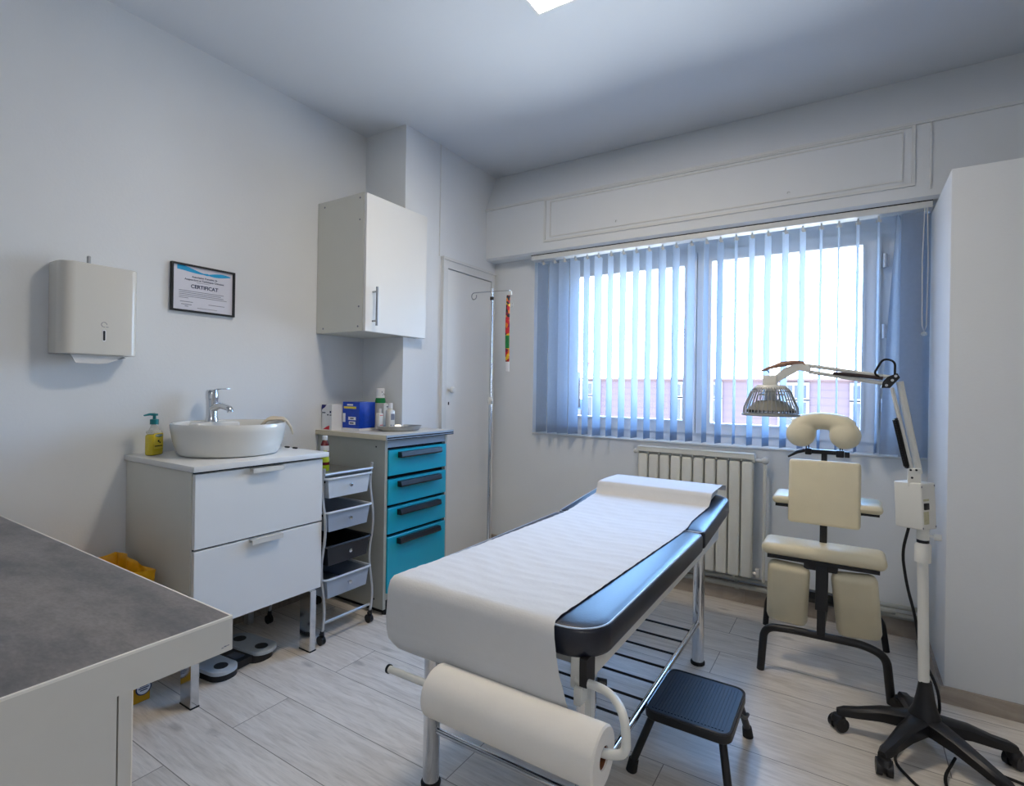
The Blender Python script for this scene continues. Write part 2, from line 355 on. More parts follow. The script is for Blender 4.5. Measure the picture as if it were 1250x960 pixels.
# roller shutter housing over the window, sloped cove above it
struct('trim_1',B().prism([(XC,3.12,2.087),(XC,YW,2.087),(XC,YW,2.452),(XC,3.10,2.452),(XC,3.10,2.10)],(XR-XC,0,0)).prism([(XC,3.09,2.452),(XC,YW,2.452),(XC,YW,2.715),(XC,3.215,2.715)],(XR-XC,0,0)),WALL,smooth=False)
t=B(); 
def rectframe(b,x0,x1,z0,z1,y,wd,dp):
    b.box(x0,x1,y-dp,y,z0,z0+wd); b.box(x0,x1,y-dp,y,z1-wd,z1); b.box(x0,x0+wd,y-dp,y,z0+wd,z1-wd); b.box(x1-wd,x1,y-dp,y,z0+wd,z1-wd)
rectframe(t,-1.735,.245,2.155,2.445,3.1,.014,.008); rectframe(t,-1.69,.2,2.185,2.42,3.1,.006,.005)
t.box(XC,XR,3.088,3.1,2.438,2.452)
t.box(.3,.306,3.092,3.1,2.13,2.44)
struct('trim_2',t,TRIMW,smooth=False)
for x in (-1.225,-.281):
    obj('screw',B().lathe([(0,-.004),(.006,-.003),(.007,0)],(x,3.098,2.218),12,M=Matrix.Translation((x,3.097,2.218))@Matrix.Rotation(PI/2,4,'X')@Matrix.Translation((-x,-3.098,-2.218))),STEEL,origin=(x,3.1,2.218),
        label='small grey screw in the shutter housing, '+('left one of the two' if x<-1 else 'right one of the two'),cat='screw')
# window: frame, two sashes
fy0,fy1=3.33,3.40
f=B(); f.box(WX0,-1.68,fy0,fy1,WZ0,WZ1); f.box(.118,WX1,fy0,fy1,WZ0,WZ1); f.box(-1.68,.118,fy0,fy1,2.01,WZ1); f.box(-1.68,.118,fy0,fy1,WZ0,.935); f.box(-.80,-.775,fy0+.005,fy1,.935,2.01)
win=struct('window_1',f,PVC,smooth=False)
def sash(x0,x1,z0,z1,gx0,gx1,gz0,gz1):
    s=B(); y0,y1=3.315,3.375
    s.box(x0,x1,y0,y1,z0,gz0); s.box(x0,x1,y0,y1,gz1,z1); s.box(x0,gx0,y0,y1,gz0,gz1); s.box(gx1,x1,y0,y1,gz0,gz1)
    for d,(a,b_) in enumerate(((.012,.006),)):
        s.box(gx0-.012,gx1+.012,y0-.006,y0,gz0-.012,gz0); s.box(gx0-.012,gx1+.012,y0-.006,y0,gz1,gz1+.012)
        s.box(gx0-.012,gx0,y0-.006,y0,gz0,gz1); s.box(gx1,gx1+.012,y0-.006,y0,gz0,gz1)
    o=struct('sash',s,PVC,win,smooth=False)
    struct('glass',B().box(gx0,gx1,3.345,3.349,gz0,gz1),GLASS,o,smooth=False)
    return o
s1=sash(-1.69,-.79,.925,2.02,-1.6,-.862,1.0,1.945)
s2=sash(-.785,.128,.925,2.02,-.70,.05,.99,1.955)
struct('window_handle',B().rbox(-.825,-.80,3.30,3.315,1.36,1.43,.004).tube(fillet([(-.813,3.30,1.40),(-.813,3.272,1.40),(-.813,3.268,1.28)],.012),.008),PVC,s2)
for z in (1.12,1.5,1.86): struct('hinge',B().cyl((.145,3.305,z-.035),(.145,3.305,z+.035),.010).box(.148,.165,3.31,3.318,z-.03,z+.03),HINGE,win)
pass
struct('window_sill',B().rbox(WX0,WX1,3.212,3.34,.862,.874,.003,2),TRIMW)
bpy.data.objects['window_sill'].name='trim_3'
# radiator pipes / baseboards
struct('baseboard_back',B().box(XC,XB,3.205,YW,0,.11),SKIRT,smooth=False)
struct('baseboard_left',B().box(XL,XL+.014,YN,2.0,0,.07),SKIRT,smooth=False)
struct('baseboard_right',B().box(XB-.012,XB,YB-.012,YW,0,.062).box(XB,XR,YB-.012,YB,0,.062),SKIRT,smooth=False)
struct('baseboard_chimney' if False else 'baseboard_near',B().box(XL,XR,YN,YN+.014,0,.07),SKIRT,smooth=False)
# cupboard door in the chimney breast
d=B(); x0=XC; 
d.box(x0,x0+.022,2.612,2.655,0,1.995); d.box(x0,x0+.022,3.15,3.19,0,1.995); d.box(x0,x0+.022,2.655,3.15,1.945,1.995); d.box(x0,x0+.03,2.605,3.197,1.995,2.012)
door=struct('door_1',d,TRIMW,smooth=False)
struct('door_leaf',B().box(x0,x0+.014,2.66,3.146,.01,1.94),WHITE,door,smooth=False)
struct('door_knob',B().lathe([(0,0),(.010,0),(.009,.014),(.020,.02),(.022,.034),(.014,.042),(0,.044)],(0,0,0),24,M=Matrix.Translation((x0+.014,2.69,1.163))@Matrix.Rotation(PI/2,4,'Y')),TRIMW,door)
struct('keyhole',B().rbox(x0+.013,x0+.017,2.682,2.692,1.065,1.085,.002,2),BLACKM,door)
struct('trim_4',B().box(XC,XC+.004,2.588,2.594,2.012,ZC),TRIMW,smooth=False)
# right-hand heating pipes low on the back wall
pp=thing('heating_pipe','pair of grey painted heating pipes running along the wall above the skirting','pipe',(-.4,3.2,.12))
obj('pipe_run',B().tube([(-2.1,3.185,.125),(.318,3.185,.150)],.011),PIPE,pp)
obj('pipe_run',B().tube([(-2.1,3.188,.085),(.318,3.188,.105)],.013),PIPE,pp)
for x in (-1.5,-.53,.12): obj('pipe_clip',B().box(x,x+.02,3.195,3.22,.075,.15),PIPE,pp)
obj('pipe_elbow',B().tube(fillet([(.02,3.185,.148),(.04,3.17,.148),(.10,3.165,.128),(.2,3.17,.128)],.02),.014),PIPE,pp)

# ------------------------------------------------------------------ outside
def facade():
    r=thing('apartment_building','long pink clad building with white framed windows seen across the street','building',(-4,20,-5))
    Y=20
    obj('clad_wall',B().box(-9.25,6,Y,Y+6,-6,1.58),SIDING,r,smooth=False)
    obj('roof',B().prism([(-9.3,Y-.15,1.58),(-9.3,Y+6,1.58),(-9.3,Y+3,1.68),(-9.3,Y-.15,1.64)],(15.5,0,0)),ROOFM,r,smooth=False)
    for x0,x1 in ((-9.05,-8.55),(-5.55,-4.95),(-4.45,-3.9),(-1.95,-1.2),(.1,.6)):
        for z0,z1 in ((1.0,1.42),(.1,.86)):
            f=B(); fw=.09
            f.box(x0-fw,x1+fw,Y-.06,Y,z0-fw,z0); f.box(x0-fw,x1+fw,Y-.06,Y,z1,z1+fw); f.box(x0-fw,x0,Y-.06,Y,z0,z1); f.box(x1,x1+fw,Y-.06,Y,z0,z1); f.box((x0+x1)/2-.03,(x0+x1)/2+.03,Y-.05,Y,z0,z1)
            o=obj('window_frame',f,RENDERW,r,smooth=False)
            obj('pane',B().box(x0,x1,Y-.02,Y-.005,z0,z1),DARKGL,o,smooth=False)
facade()
g=thing('gabled_house','white rendered house end left of the pink building, seen through the left slats','building',(-10.5,19,-5))
obj('wall',B().prism([(-12.6,19.2,-6),(-9.32,19.2,-6),(-9.32,19.2,.35),(-10.2,19.2,.75),(-12.6,19.2,.2)],(0,4,0)),RENDERW,g,smooth=False)
obj('chimney',B().box(-9.75,-9.5,20,20.3,.3,1.9),RENDERW,g,smooth=False)
g=thing('rooftop_mast','thin rooftop mast with red and white head above the left end of the pink building','antenna',(-9.4,20.5,1.6))
obj('mast',B().cyl((-9.35,20.6,1.7),(-9.3,20.5,3.0),.03).cyl((-9.3,20.5,2.0),(-8.95,20.5,3.08),.02),RENDERW,g)
for x in (-9.3,-8.95): obj('mast_head',B().sphere((x,20.5,3.12),.09),CABLEG,g)
obj('red_arm',B().cyl((-9.5,20.5,2.4),(-9.2,20.5,2.25),.05),REDP,g)
obj('overhead_cable',B().tube([(-4.627-8+1.6*i,10,1.877-8*.2875+1.6*.2875*i-.004*i*(12-i)) for i in range(13)],.009,6),CABLEG,origin=(-2,10,2.6),label='thin grey overhead cable sloping up across the sky outside the window',cat='cable')

# ------------------------------------------------------------------ vertical blind
bl=thing('vertical_blind','pale blue vertical slat blind hanging across the whole window','blind',(-.77,3.19,2.1))
obj('rail_shade_strip',B().box(-1.845,.316,3.123,3.19,2.0832,2.0868),DARKGAP,bl,smooth=False)  # dark strip painted in as the shade between housing and headrail
obj('headrail',B().rbox(-1.845,.316,3.125,3.195,2.052,2.083,.002,2),TRIMW,bl)
pass
SX=[v*.988 for v in [-1.79,-1.702,-1.629,-1.548,-1.463,-1.382,-1.297,-1.214,-1.13,-1.049,-.967,-.884,-.795,-.71,-.633,-.549,-.467,-.386,-.301,-.219,-.135,-.056,.026,.112]]
SA=[66,66,66,70,88,78,88,84,83,83,76,78,76,85,78,90,79,74,74,75,84,86,81,82]
def slat_mesh(cx,cy,ang,w,z0,z1,top_ang=None,curve=.004):
    b=B(); nu,nv=6,12
    def f(u,v):
        a=math.radians(ang if top_ang is None else top_ang+(ang-top_ang)*min(1,(1-v)*1.0))
        s=(u-.5)*w; c=curve*(1-(2*u-1)**2)
        return Vector((cx+s*math.cos(a)-c*math.sin(a), cy+s*math.sin(a)+c*math.cos(a), z0+(z1-z0)*v))
    b.grid(f,nu,nv)
    # weight pocket hem at the bottom: a second layer
    return b
for i,(x,a) in enumerate(zip(SX,SA)):
    so=obj('blind_slat',slat_mesh(x,3.16,a,.088,.886,2.03),SLAT,bl,angle=60)
    obj('slat_hem',slat_mesh(x,3.1595,a,.086,.886,.935,curve=.006),SLAT,so,angle=60)
    obj('slat_carrier',B().box(x-.004,x+.004,3.156,3.164,2.03,2.054).box(x-.012,x+.012,3.158,3.162,2.022,2.034),GLOSSW,so,smooth=False)
def twisted():
    b=B()
    def f(u,v):
        a=math.radians(12+(78-12)*v); s=(u-.5)*.088
        cx=.168+ .022*v
        return Vector((cx+s*math.cos(a),3.155+s*math.sin(a),.886+(2.035-.886)*v))
    return b.grid(f,6,24)
obj('blind_slat',twisted(),SLAT,bl,label='slat twisted flat towards the room',angle=60)
for x,a,yy in ((.243,4,3.14),(.287,-5,3.175)): obj('blind_slat',slat_mesh(x,yy,a,.088 if x<.27 else .056,.88,2.04),SLAT,bl,angle=60)
obj('control_chain',B().tube([(.295,3.115,2.05),(.30,3.11,1.8),(.297,3.11,1.5),(.289,3.11,1.47),(.281,3.11,1.5),(.278,3.11,1.8),(.285,3.115,2.05)],.0022,6),GLOSSW,bl)
obj('chain_weight',B().sphere((.289,3.11,1.462),.011,(1.3,1,1),8),CLEAR,bl)

# ------------------------------------------------------------------ ceiling lamp and added fill panel
def ceiling_panel(a0,b1,w,label,m):
    a1=a0+w; b0=b1-w
    cl=thing('ceiling_lamp',label,'lamp',((a0+a1)/2,(b0+b1)/2,ZC),group='square ceiling light panels')
    f=B()
    f.box(a0,a1,b0,b0+.012,ZC-.028,ZC); f.box(a0,a1,b1-.012,b1,ZC-.028,ZC); f.box(a0,a0+.012,b0+.012,b1-.012,ZC-.028,ZC); f.box(a1-.012,a1,b0+.012,b1-.012,ZC-.028,ZC)
    obj('lamp_frame',f,TRIMW,cl,smooth=False)
    obj('diffuser',B().box(a0+.012,a1-.012,b0+.012,b1-.012,ZC-.024,ZC-.016),m,cl,smooth=False)
ceiling_panel(-1.085,1.862,.30,'square flat white ceiling light panel at the top edge of the photo',EMIT)
FILL_EMIT=mat('fill_panel_diffuser',(255,244,226),.5,emit=(255,250,246),estr=8.5)
ceiling_panel(.5,-.5,.9,'larger square fill light panel, added unseen on the side of the room away from the window',FILL_EMIT)  # unseen fill panel, added to brighten the camera side of the room

# ------------------------------------------------------------------ radiator
ra=thing('radiator','cream cast aluminium radiator of ten sections under the window behind the couch','radiator',(-.76,3.17,.155))
x0,x1=-1.078,-.432; n=10; pw=(x1-x0)/n
for i in range(n):
    a=x0+i*pw
    obj('radiator_section',B().rbox(a+.003,a+pw-.003,3.125,3.142,.168,.80,.012,3).box(a+pw/2-.006,a+pw/2+.006,3.138,3.195,.18,.79).box(a+.006,a+pw-.006,3.172,3.184,.20,.78),RAD,ra)
obj('top_grille',B().box(x0,x1,3.122,3.127,.815,.838).box(x0,x1,3.122,3.195,.836,.842).tube([(x0,3.16,.805),(x1,3.16,.805)],.014),RAD,ra,smooth=True)
g=B()
for i in range(n+1): g.box(x0+i*pw-.004,x0+i*pw+.004,3.127,3.195,.80,.836)
obj('top_fins',g,RAD,ra,smooth=False)
obj('bottom_manifold',B().cyl((x0,3.16,.185),(x1,3.16,.185),.016),RAD,ra)
obj('thermostat_valve',B().cyl((x1,3.16,.805),(x1+.035,3.16,.805),.010).sphere((x1+.052,3.16,.808),.020,(1,1,1),10),GLOSSW,ra)
obj('bleed_valve',B().cyl((x0-.02,3.16,.808),(x0,3.16,.808),.010).cyl((x0-.032,3.16,.808),(x0-.02,3.16,.808),.014),GLOSSW,ra)
obj('lower_valve',B().cyl((x1,3.16,.19),(x1+.02,3.16,.19),.012).rbox(x1+.012,x1+.034,3.15,3.17,.17,.22,.004),GLOSSW,ra)
obj('supply_pipe',B().tube(fillet([(x1+.052,3.16,.80),(x1+.052,3.16,.16),(x1+.052,3.165,.155)],.03),.008),RAD,ra)
for x in (-.95,-.53): obj('wall_bracket',B().cyl((x,3.15,.172),(x,3.15,.157),.008),RAD,ra)

# ------------------------------------------------------------------ reception desk
dk=thing('desk','large grey topped desk with warm white apron in the left foreground','desk',(-1.7,.1,0))
X1=-.956; YD1=.556; YD0=-1.1; X0=-2.52
obj('desk_top',B().box(X0,X1-.004,YD0,YD1-.003,.742,.752),SLATE,dk,smooth=False)
obj('edge_strip',B().box(X1-.004,X1,YD0,YD1,.748,.7525).box(X0,X1-.004,YD1-.003,YD1,.742,.7523),EDGE,dk,smooth=False)
obj('apron',B().box(X1-.022,X1,YD0,YD1,.69,.748).box(X0,X1-.022,YD1-.022,YD1,.69,.742),APRON,dk,smooth=False)
obj('side_panel',B().box(X1-.025,X1-.0012,YD0+.05,.3735,0,.69),APRON,dk,smooth=False)
obj('corner_post',B().box(X1-.05,X1-.001,.376,.3935,0,.69),APRON,dk,smooth=False)
obj('post_trim',B().box(X1-.052,X1-.0005,.3935,.3955,0,.69),EDGE,dk,smooth=False)
obj('back_panel',B().box(X0+.3,X1-.2,-.5,-.48,.05,.742),APRON,dk,smooth=False)
obj('maker_mark',B().box(X1,X1+.0004,.536,.5395,.6985,.700).box(X1,X1+.0004,.5405,.545,.6995,.7015).box(X1,X1+.0004,.546,.550,.7,.7012),PRINTG,dk,smooth=False)

# ------------------------------------------------------------------ clinical waste bin
bn=thing('waste_bin','yellow cardboard clinical waste bin with round emblem between desk and basin cabinet','bin',(-2.35,.84,0))
obj('bin_body',B().prism([(-2.5,.70,0),(-2.19,.70,0),(-2.19,.962,0),(-2.5,.962,0)],(0,0,.44)),YELLOW,bn,smooth=False,bevel=.004)
def bag():
    b=B()
    x0,x1,y0,y1=-2.505,-2.185,.695,.967
    def ring(u):
        n=u*4; k=int(n)%4; f=n-int(n); P=[(x0,y0),(x1,y0),(x1,y1),(x0,y1)]
        a=P[k];c=P[(k+1)%4]; return a[0]+(c[0]-a[0])*f,a[1]+(c[1]-a[1])*f
    cx,cy=(x0+x1)/2,(y0+y1)/2
    prof=[(1.0,.40),(1.02,.45),(1.01,.478),(.99,.488),(.96,.486),(.92,.47),(.88,.40),(.84,.3),(.6,.25),(0.02,.24)]
    def f(u,v):
        i=v*(len(prof)-1); k=min(int(i),len(prof)-2); t=i-k
        s=prof[k][0]*(1-t)+prof[k+1][0]*t; z=prof[k][1]*(1-t)+prof[k+1][1]*t
        x,y=ring(u if u<1 else 0)
        wv=.006*math.sin(u*70+v*9)+.005*math.sin(u*31-v*5)
        z+=.008*math.sin(u*19+1)*(1 if v<.6 else .3)
        return Vector((cx+(x-cx)*s+wv,cy+(y-cy)*s+wv*.7,z))
    return b.grid(f,96,18)
obj('bin_bag',bag(),BAG,bn,angle=70)
em=Matrix.Translation((-2.188,.938,.052))@Matrix.Diagonal((1,.6,.6,1))@Matrix.Rotation(PI/2,4,'Z')@Matrix.Rotation(PI/2,4,'X')
e=B(); e.lathe([(0,0),(.044,0),(.044,.001),(0,.001)],n=40,M=em); obj('emblem_ring',e,PRINTB,bn)
e=B(); e.lathe([(0,.001),(.037,.001),(.037,.0018),(0,.0018)],n=40,M=em); eo=obj('emblem_disc',e,WPRINT,bn)
e=B()
for k,(a,b_) in enumerate(((-.022,.022),(-.028,.028),(-.02,.02))): e.box(a,b_,.012-.012*k-.003,.012-.012*k+.003,.0018,.0024,M=em)
obj('emblem_text',e,PRINTB,bn,smooth=False)

# ------------------------------------------------------------------ vanity cabinet
va=thing('basin_cabinet','white two drawer basin cabinet on chrome legs against the left wall','cabinet',(-2.26,1.28,0))
vy0,vy1=1.012,1.572; vx=-2.022
obj('cabinet_body',B().box(XL+.003,vx,vy0,vy0+.016,.27,.853).box(XL+.003,vx,vy1-.016,vy1,.27,.853).box(XL+.003,vx,vy0+.016,vy1-.016,.27,.286).box(XL+.003,XL+.015,vy0+.016,vy1-.016,.286,.853).box(vx-.06,vx-.004,vy0+.016,vy1-.016,.83,.853),SIDEW,va,smooth=False)
obj('worktop',B().rbox(XL+.002,-1.984,1.002,1.59,.857,.879,.002,2),WHITE,va)
for z0,z1 in ((.571,.847),(.27,.564)):
    dr=obj('drawer',B().rbox(vx+.002,-2.002,vy0+.004,vy1-.002,z0,z1,.0015,1).box(XL+.03,vx,vy0+.03,vy1-.03,z0+.02,z1-.05),WHITE,va)
    obj('drawer_handle',B().box(-2.004,-1.975,1.225,1.36,z1-.003,z1).box(-1.978,-1.975,1.225,1.36,z1-.018,z1-.002).box(-2.002,-2.0,1.225,1.36,z1-.014,z1-.002),GLOSSW,dr,smooth=False)
for ga,gb_ in ((.565,.570),(.848,.856)): obj('drawer_gap',B().box(vx-.01,vx+.004,vy0+.006,vy1-.004,ga,gb_),DARKGAP,va,smooth=False)
for y in (1.006,1.508):
    obj('cabinet_leg',B().rbox(-2.065,-1.99,y,y+.03,.004,.27,.002,1),CHROME,va)
    obj('cabinet_leg',B().rbox(-2.50,-2.46,y,y+.03,.004,.27,.002,1),SATIN,va)
    obj('leg_pad',B().box(-2.066,-1.989,y-.001,y+.031,0,.005),RUBBER,va,smooth=False)

# wash basin
cx,cy,rz=-2.268,1.295,.8795
wb=thing('wash_basin','round white ceramic vessel basin standing on the basin cabinet','basin',(cx,cy,rz))
prof=[(0,0),(.172,0),(.19,.004),(.199,.015),(.214,.06),(.222,.105),(.224,.128),(.221,.134),(.214,.133),(.208,.122),(.198,.08),(.17,.04),(.1,.022),(.02,.018),(0,.018)]
obj('bowl',B().lathe([(r,z+rz) for r,z in prof],(cx,cy,0),72),CERAM,wb)
obj('tap_ledge',B().rbox(-2.52,-2.40,1.22,1.42,rz+.085,rz+.128,.012,3),CERAM,wb)
pass
obj('drain',B().lathe([(0,0),(.022,0),(.022,.004),(0,.006)],(cx,cy,rz+.0185),20),CHROME,wb)
fa=thing('faucet','chrome single lever mixer tap on the rim of the white basin','tap',(-2.455,1.315,rz+.128))
fz=rz+.1285
fx,fyy=-2.455,1.315
obj('tap_body',B().lathe([(0,0),(.028,0),(.027,.012),(.024,.02),(.0235,.07),(.025,.10),(.0,.10)],(fx,fyy,fz),28),CHROME,fa)
obj('spout',B().tube(fillet([(fx,fyy,fz+.055),(fx+.06,fyy+.006,fz+.075),(fx+.125,fyy+.012,fz+.062),(fx+.13,fyy+.012,fz+.045)],.02),[.020,.020,.020,.0195,.019,.018,.017,.017,.016,.016,.015,.015,.014,.014,.014,.014][:16],14,squash=.8),CHROME,fa)
obj('lever_head',B().lathe([(0,.10),(.026,.10),(.027,.115),(.026,.135),(.022,.143),(0,.145)],(fx,fyy,fz),28),CHROME,fa)
obj('lever',B().tube([(fx+.005,fyy,fz+.138),(fx+.05,fyy+.004,fz+.148),(fx+.115,fyy+.01,fz+.150)],[.012,.010,.008],12,squash=.35),CHROME,fa)
# cloth strap over rim
def strap():
    b=B()
    path=fillet([(-2.27,1.44,.985),(-2.25,1.46,1.018),(-2.225,1.485,1.024),(-2.20,1.512,1.020),(-2.185,1.53,.985),(-2.178,1.535,.955)],.015,5)
    n=len(path)
    def f(u,v):
        p=path[min(int(round(u*(n-1))),n-1)]
        tx=Vector((-.55,.55,0)).normalized() if u<.0 else Vector((.8,-.6,0))
        wd=(.085*(1-u)**1.1+.020)
        return p+tx*(v-.5)*wd+Vector((0,0,.006*math.sin(v*9+u*6)))
    b.grid(f,n-1,8); return b
so=obj('face_cloth',strap(),CLOTH,origin=(-2.24,1.50,1.02),label='beige cloth draped over the right rim of the white basin',cat='cloth',angle=80)
md=so.modifiers.new('thick','SOLIDIFY'); md.thickness=.006; md.offset=1

# soap bottle
sp=thing('soap_bottle','yellow liquid soap bottle with teal pump standing left of the basin','bottle',(-2.432,1.068,.8795),math.radians(25))
b=B(); b.rbox(-.018,.018,-.033,.033,0,.088,.010,3); obj('liquid_body',b,LIQ,sp,local=True)
obj('clear_shoulder',B().rbox(-.017,.017,-.031,.031,.086,.104,.010,3).lathe([(.022,.10),(.015,.115),(.012,.13),(.012,.14)],n=20),CLEAR,sp,local=True)
pu=obj('pump_collar',B().lathe([(0,.128),(.016,.128),(.016,.148),(.012,.150),(0,.15)],n=24),TEALP,sp,local=True)
obj('pump_head',B().cyl((0,0,.148),(0,0,.168),.006).lathe([(0,.164),(.013,.164),(.013,.172),(0,.174)],n=20).tube([(0,0,.169),(-.005,-.02,.170),(-.01,-.042,.166)],[.006,.005,.003],10),TEALP,pu,local=True)
lb=obj('label',B().rbox(.0182,.0188,-.022,.026,.028,.092,.004,2,axis=0),YPRINT,sp,local=True)
obj('label_oval',B().lathe([(0,0),(.02,0),(.02,.0006),(0,.0006)],n=24,sx=1,sy=.3,M=Matrix.Translation((.0188,.004,.082))@Matrix.Rotation(PI/2,4,'Z')@Matrix.Rotation(PI/2,4,'X')),TEALP,lb,local=True)
obj('label_band',B().box(.0188,.0192,-.018,.022,.037,.041).box(.0188,.0192,-.002,.006,.055,.063).box(.0188,.0192,.006,.012,.050,.056),DARKGAP,lb,local=True,smooth=False)
M0=WM[sp]@Matrix.Translation((.0195,.004,.082))@Matrix.Rotation(PI/2,4,'Z')@Matrix.Rotation(PI/2,4,'X')
text('label_text','SANYTOL',.0085,M0,WPRINT,lb)

# ------------------------------------------------------------------ towel dispenser
td=thing('towel_dispenser','white wall mounted paper towel dispenser above the desk','dispenser',(XL,.87,1.28))
def disp():
    b=B(); prof=[(XL,.748)]+[(XL+.122-.05+.05*math.sin(t),.748+.045-.045*math.cos(t)) for t in [PI/2*i/8 for i in range(9)]]
    prof+=[(XL+.124,.88),(XL+.122-.035+.035*math.cos(t),.998-.035+.035*math.sin(t)) ] if False else []
    prof+=[(XL+.122-.03+.03*math.cos(t),1.0-.03+.03*math.sin(t)) for t in [PI/2*i/8 for i in range(9)]]+[(XL,1.0)]
    b.prism([(x,y,1.283) for x,y in prof],(0,0,.343)); return b
obj('cover',disp(),GLOSSW,td,angle=30,bevel=.004)
obj('latch',B().rbox(XL+.05,XL+.066,.846,.858,1.625,1.665,.005,3),STEEL,td)
obj('level_window',B().rbox(XL+.1215,XL+.1232,.876,.888,1.335,1.38,.005,3,axis=0),WPRINT,td)
obj('level_slot',B().rbox(XL+.1228,XL+.1238,.8785,.8855,1.3385,1.3765,.003,3,axis=0),BLACKP,td)
obj('embossed_logo',B().tube([(XL+.1222,.882+.009*math.cos(t),1.40+.009*math.sin(t)) for t in [PI*2*i/20 for i in range(17)]],.0009,6).box(XL+.1218,XL+.1226,.888,.896,1.39,1.392),PRINTG,td)
def towel():
    b=B(); b.prism([(XL+.02,.79,1.283),(XL+.10,.80,1.283),(XL+.10,.90,1.283),(XL+.03,.965,1.283)],(0,0,0.0)) if False else None
    b.prism([(XL+.10,.785,1.285),(XL+.10,.965,1.285),(XL+.105,.90,1.252),(XL+.105,.80,1.25)],(-.004,0,0))
    b.prism([(XL+.105,.80,1.25),(XL+.105,.875,1.248),(XL+.10,.965,1.275),(XL+.04,.96,1.285),(XL+.04,.80,1.285)],(0,0,.002)) ; return b
obj('paper_towel',towel(),PAPER,origin=(XL+.09,.87,1.265),label='folded white paper towel hanging out under the wall dispenser',cat='paper towel',smooth=False)

# ------------------------------------------------------------------ certificate
ce=thing('framed_certificate','black framed certificate with blue wave hanging on the left wall','certificate',(XL,1.31,1.6))
cy0,cy1,cz0,cz1=1.168,1.454,1.503,1.718
f=B(); fw=.008
f.box(XL+.001,XL+.018,cy0,cy1,cz0,cz0+fw); f.box(XL+.001,XL+.018,cy0,cy1,cz1-fw,cz1); f.box(XL+.001,XL+.018,cy0,cy0+fw,cz0+fw,cz1-fw); f.box(XL+.001,XL+.018,cy1-fw,cy1,cz0+fw,cz1-fw)
obj('frame',f,BLACKP,ce,smooth=False)
sh=obj('certificate_sheet',B().box(XL+.002,XL+.008,cy0+fw,cy1-fw,cz0+fw,cz1-fw),PAPERC,ce,smooth=False)
def wave():
    b=B(); x=XL+.0084; n=40
    def f(u,v):
        y=cy0+.026+u*(cy1-cy0-.045)
        top=cz1-.014-.012*u-.006*math.sin(u*PI*2)*0
        mid=cz1-.022-.012*math.sin((u-.1)*PI*1.5)-.004
        th=.013*abs(math.cos(u*PI*1.05))+.004
        if u>.55: th=.010*math.sin((u-.55)/.45*PI)+.003
        c=cz1-.022-.010*u- .006*math.sin((u-.25)*2*PI)
        return Vector((x,y,c+th*(v-.5)*2*.7))
    return b.grid(f,n,2)
obj('blue_wave',wave(),CYAN,sh)
ym=(cy0+cy1)/2
def tmat(y,z): return Matrix.Translation((XL+.0085,y,z))@Matrix.Rotation(PI/2,4,'Z')@Matrix.Rotation(PI/2,4,'X')
text('heading_text','Association Française de',.0115,tmat(ym+.004,cz1-.053),PRINTB,sh,bold=.0002)
text('heading_text','Acupuncture et Techniques Chinoises',.0115,tmat(ym+.004,cz1-.067),PRINTB,sh,bold=.0002)
text('title_text','CERTIFICAT',.023,tmat(ym+.004,cz1-.097),PRINTB,sh,bold=.0006)
ln=B()
for k,(a,c) in enumerate(((.035,.235),(.035,.222),(.035,.235),(.035,.25),(.035,.075))): ln.box(XL+.0082,XL+.0086,cy0+a,cy0+c,cz1-.121-k*.008,cz1-.1186-k*.008)
ln.box(XL+.0082,XL+.0086,cy0+.04,cy0+.095,cz0+.044,cz0+.047); ln.box(XL+.0082,XL+.0086,cy0+.045,cy0+.09,cz0+.032,cz0+.035); ln.box(XL+.0082,XL+.0086,cy0+.06,cy0+.075,cz0+.024,cz0+.027)
ln.box(XL+.0082,XL+.0086,cy0+.165,cy0+.24,cz0+.042,cz0+.0445); ln.box(XL+.0082,XL+.0086,cy0+.115,cy0+.205,cz0+.021,cz0+.023); ln.box(XL+.0082,XL+.0086,cy0+.11,cy0+.17,cz1-.078,cz1-.0765)
obj('small_print',ln,PRINTG,sh,smooth=False)

# ------------------------------------------------------------------ wall cabinet
wc=thing('wall_cabinet','white wall cabinet with one door and steel bar handle above the drawer unit','cabinet',(-2.34,2.1,1.47))
obj('cabinet_body',B().box(XL+.002,-2.166,1.934,YC-.002,1.47,2.2).box(XC+.002,-2.166,YC-.002,2.402,1.47,2.2),SIDEW,wc,smooth=False)
do=obj('cabinet_door',B().rbox(-2.164,-2.145,1.935,2.406,1.468,2.195,.0015,1),WHITE,wc)
obj('bar_handle',B().cyl((-2.112,1.985,1.50),(-2.112,1.985,1.705),.007).cyl((-2.145,1.985,1.525),(-2.112,1.985,1.525),.005).cyl((-2.145,1.985,1.68),(-2.112,1.985,1.68),.005),STEEL,do)
for x,z in ((-2.48,2.17),(-2.195,2.175),(-2.195,2.06),(-2.195,1.6),(-2.2,1.495),(-2.48,1.495)):
    obj('cover_cap',B().cyl((x,1.9325,z),(x,1.935,z),.005,n=10),PRINTG,wc)

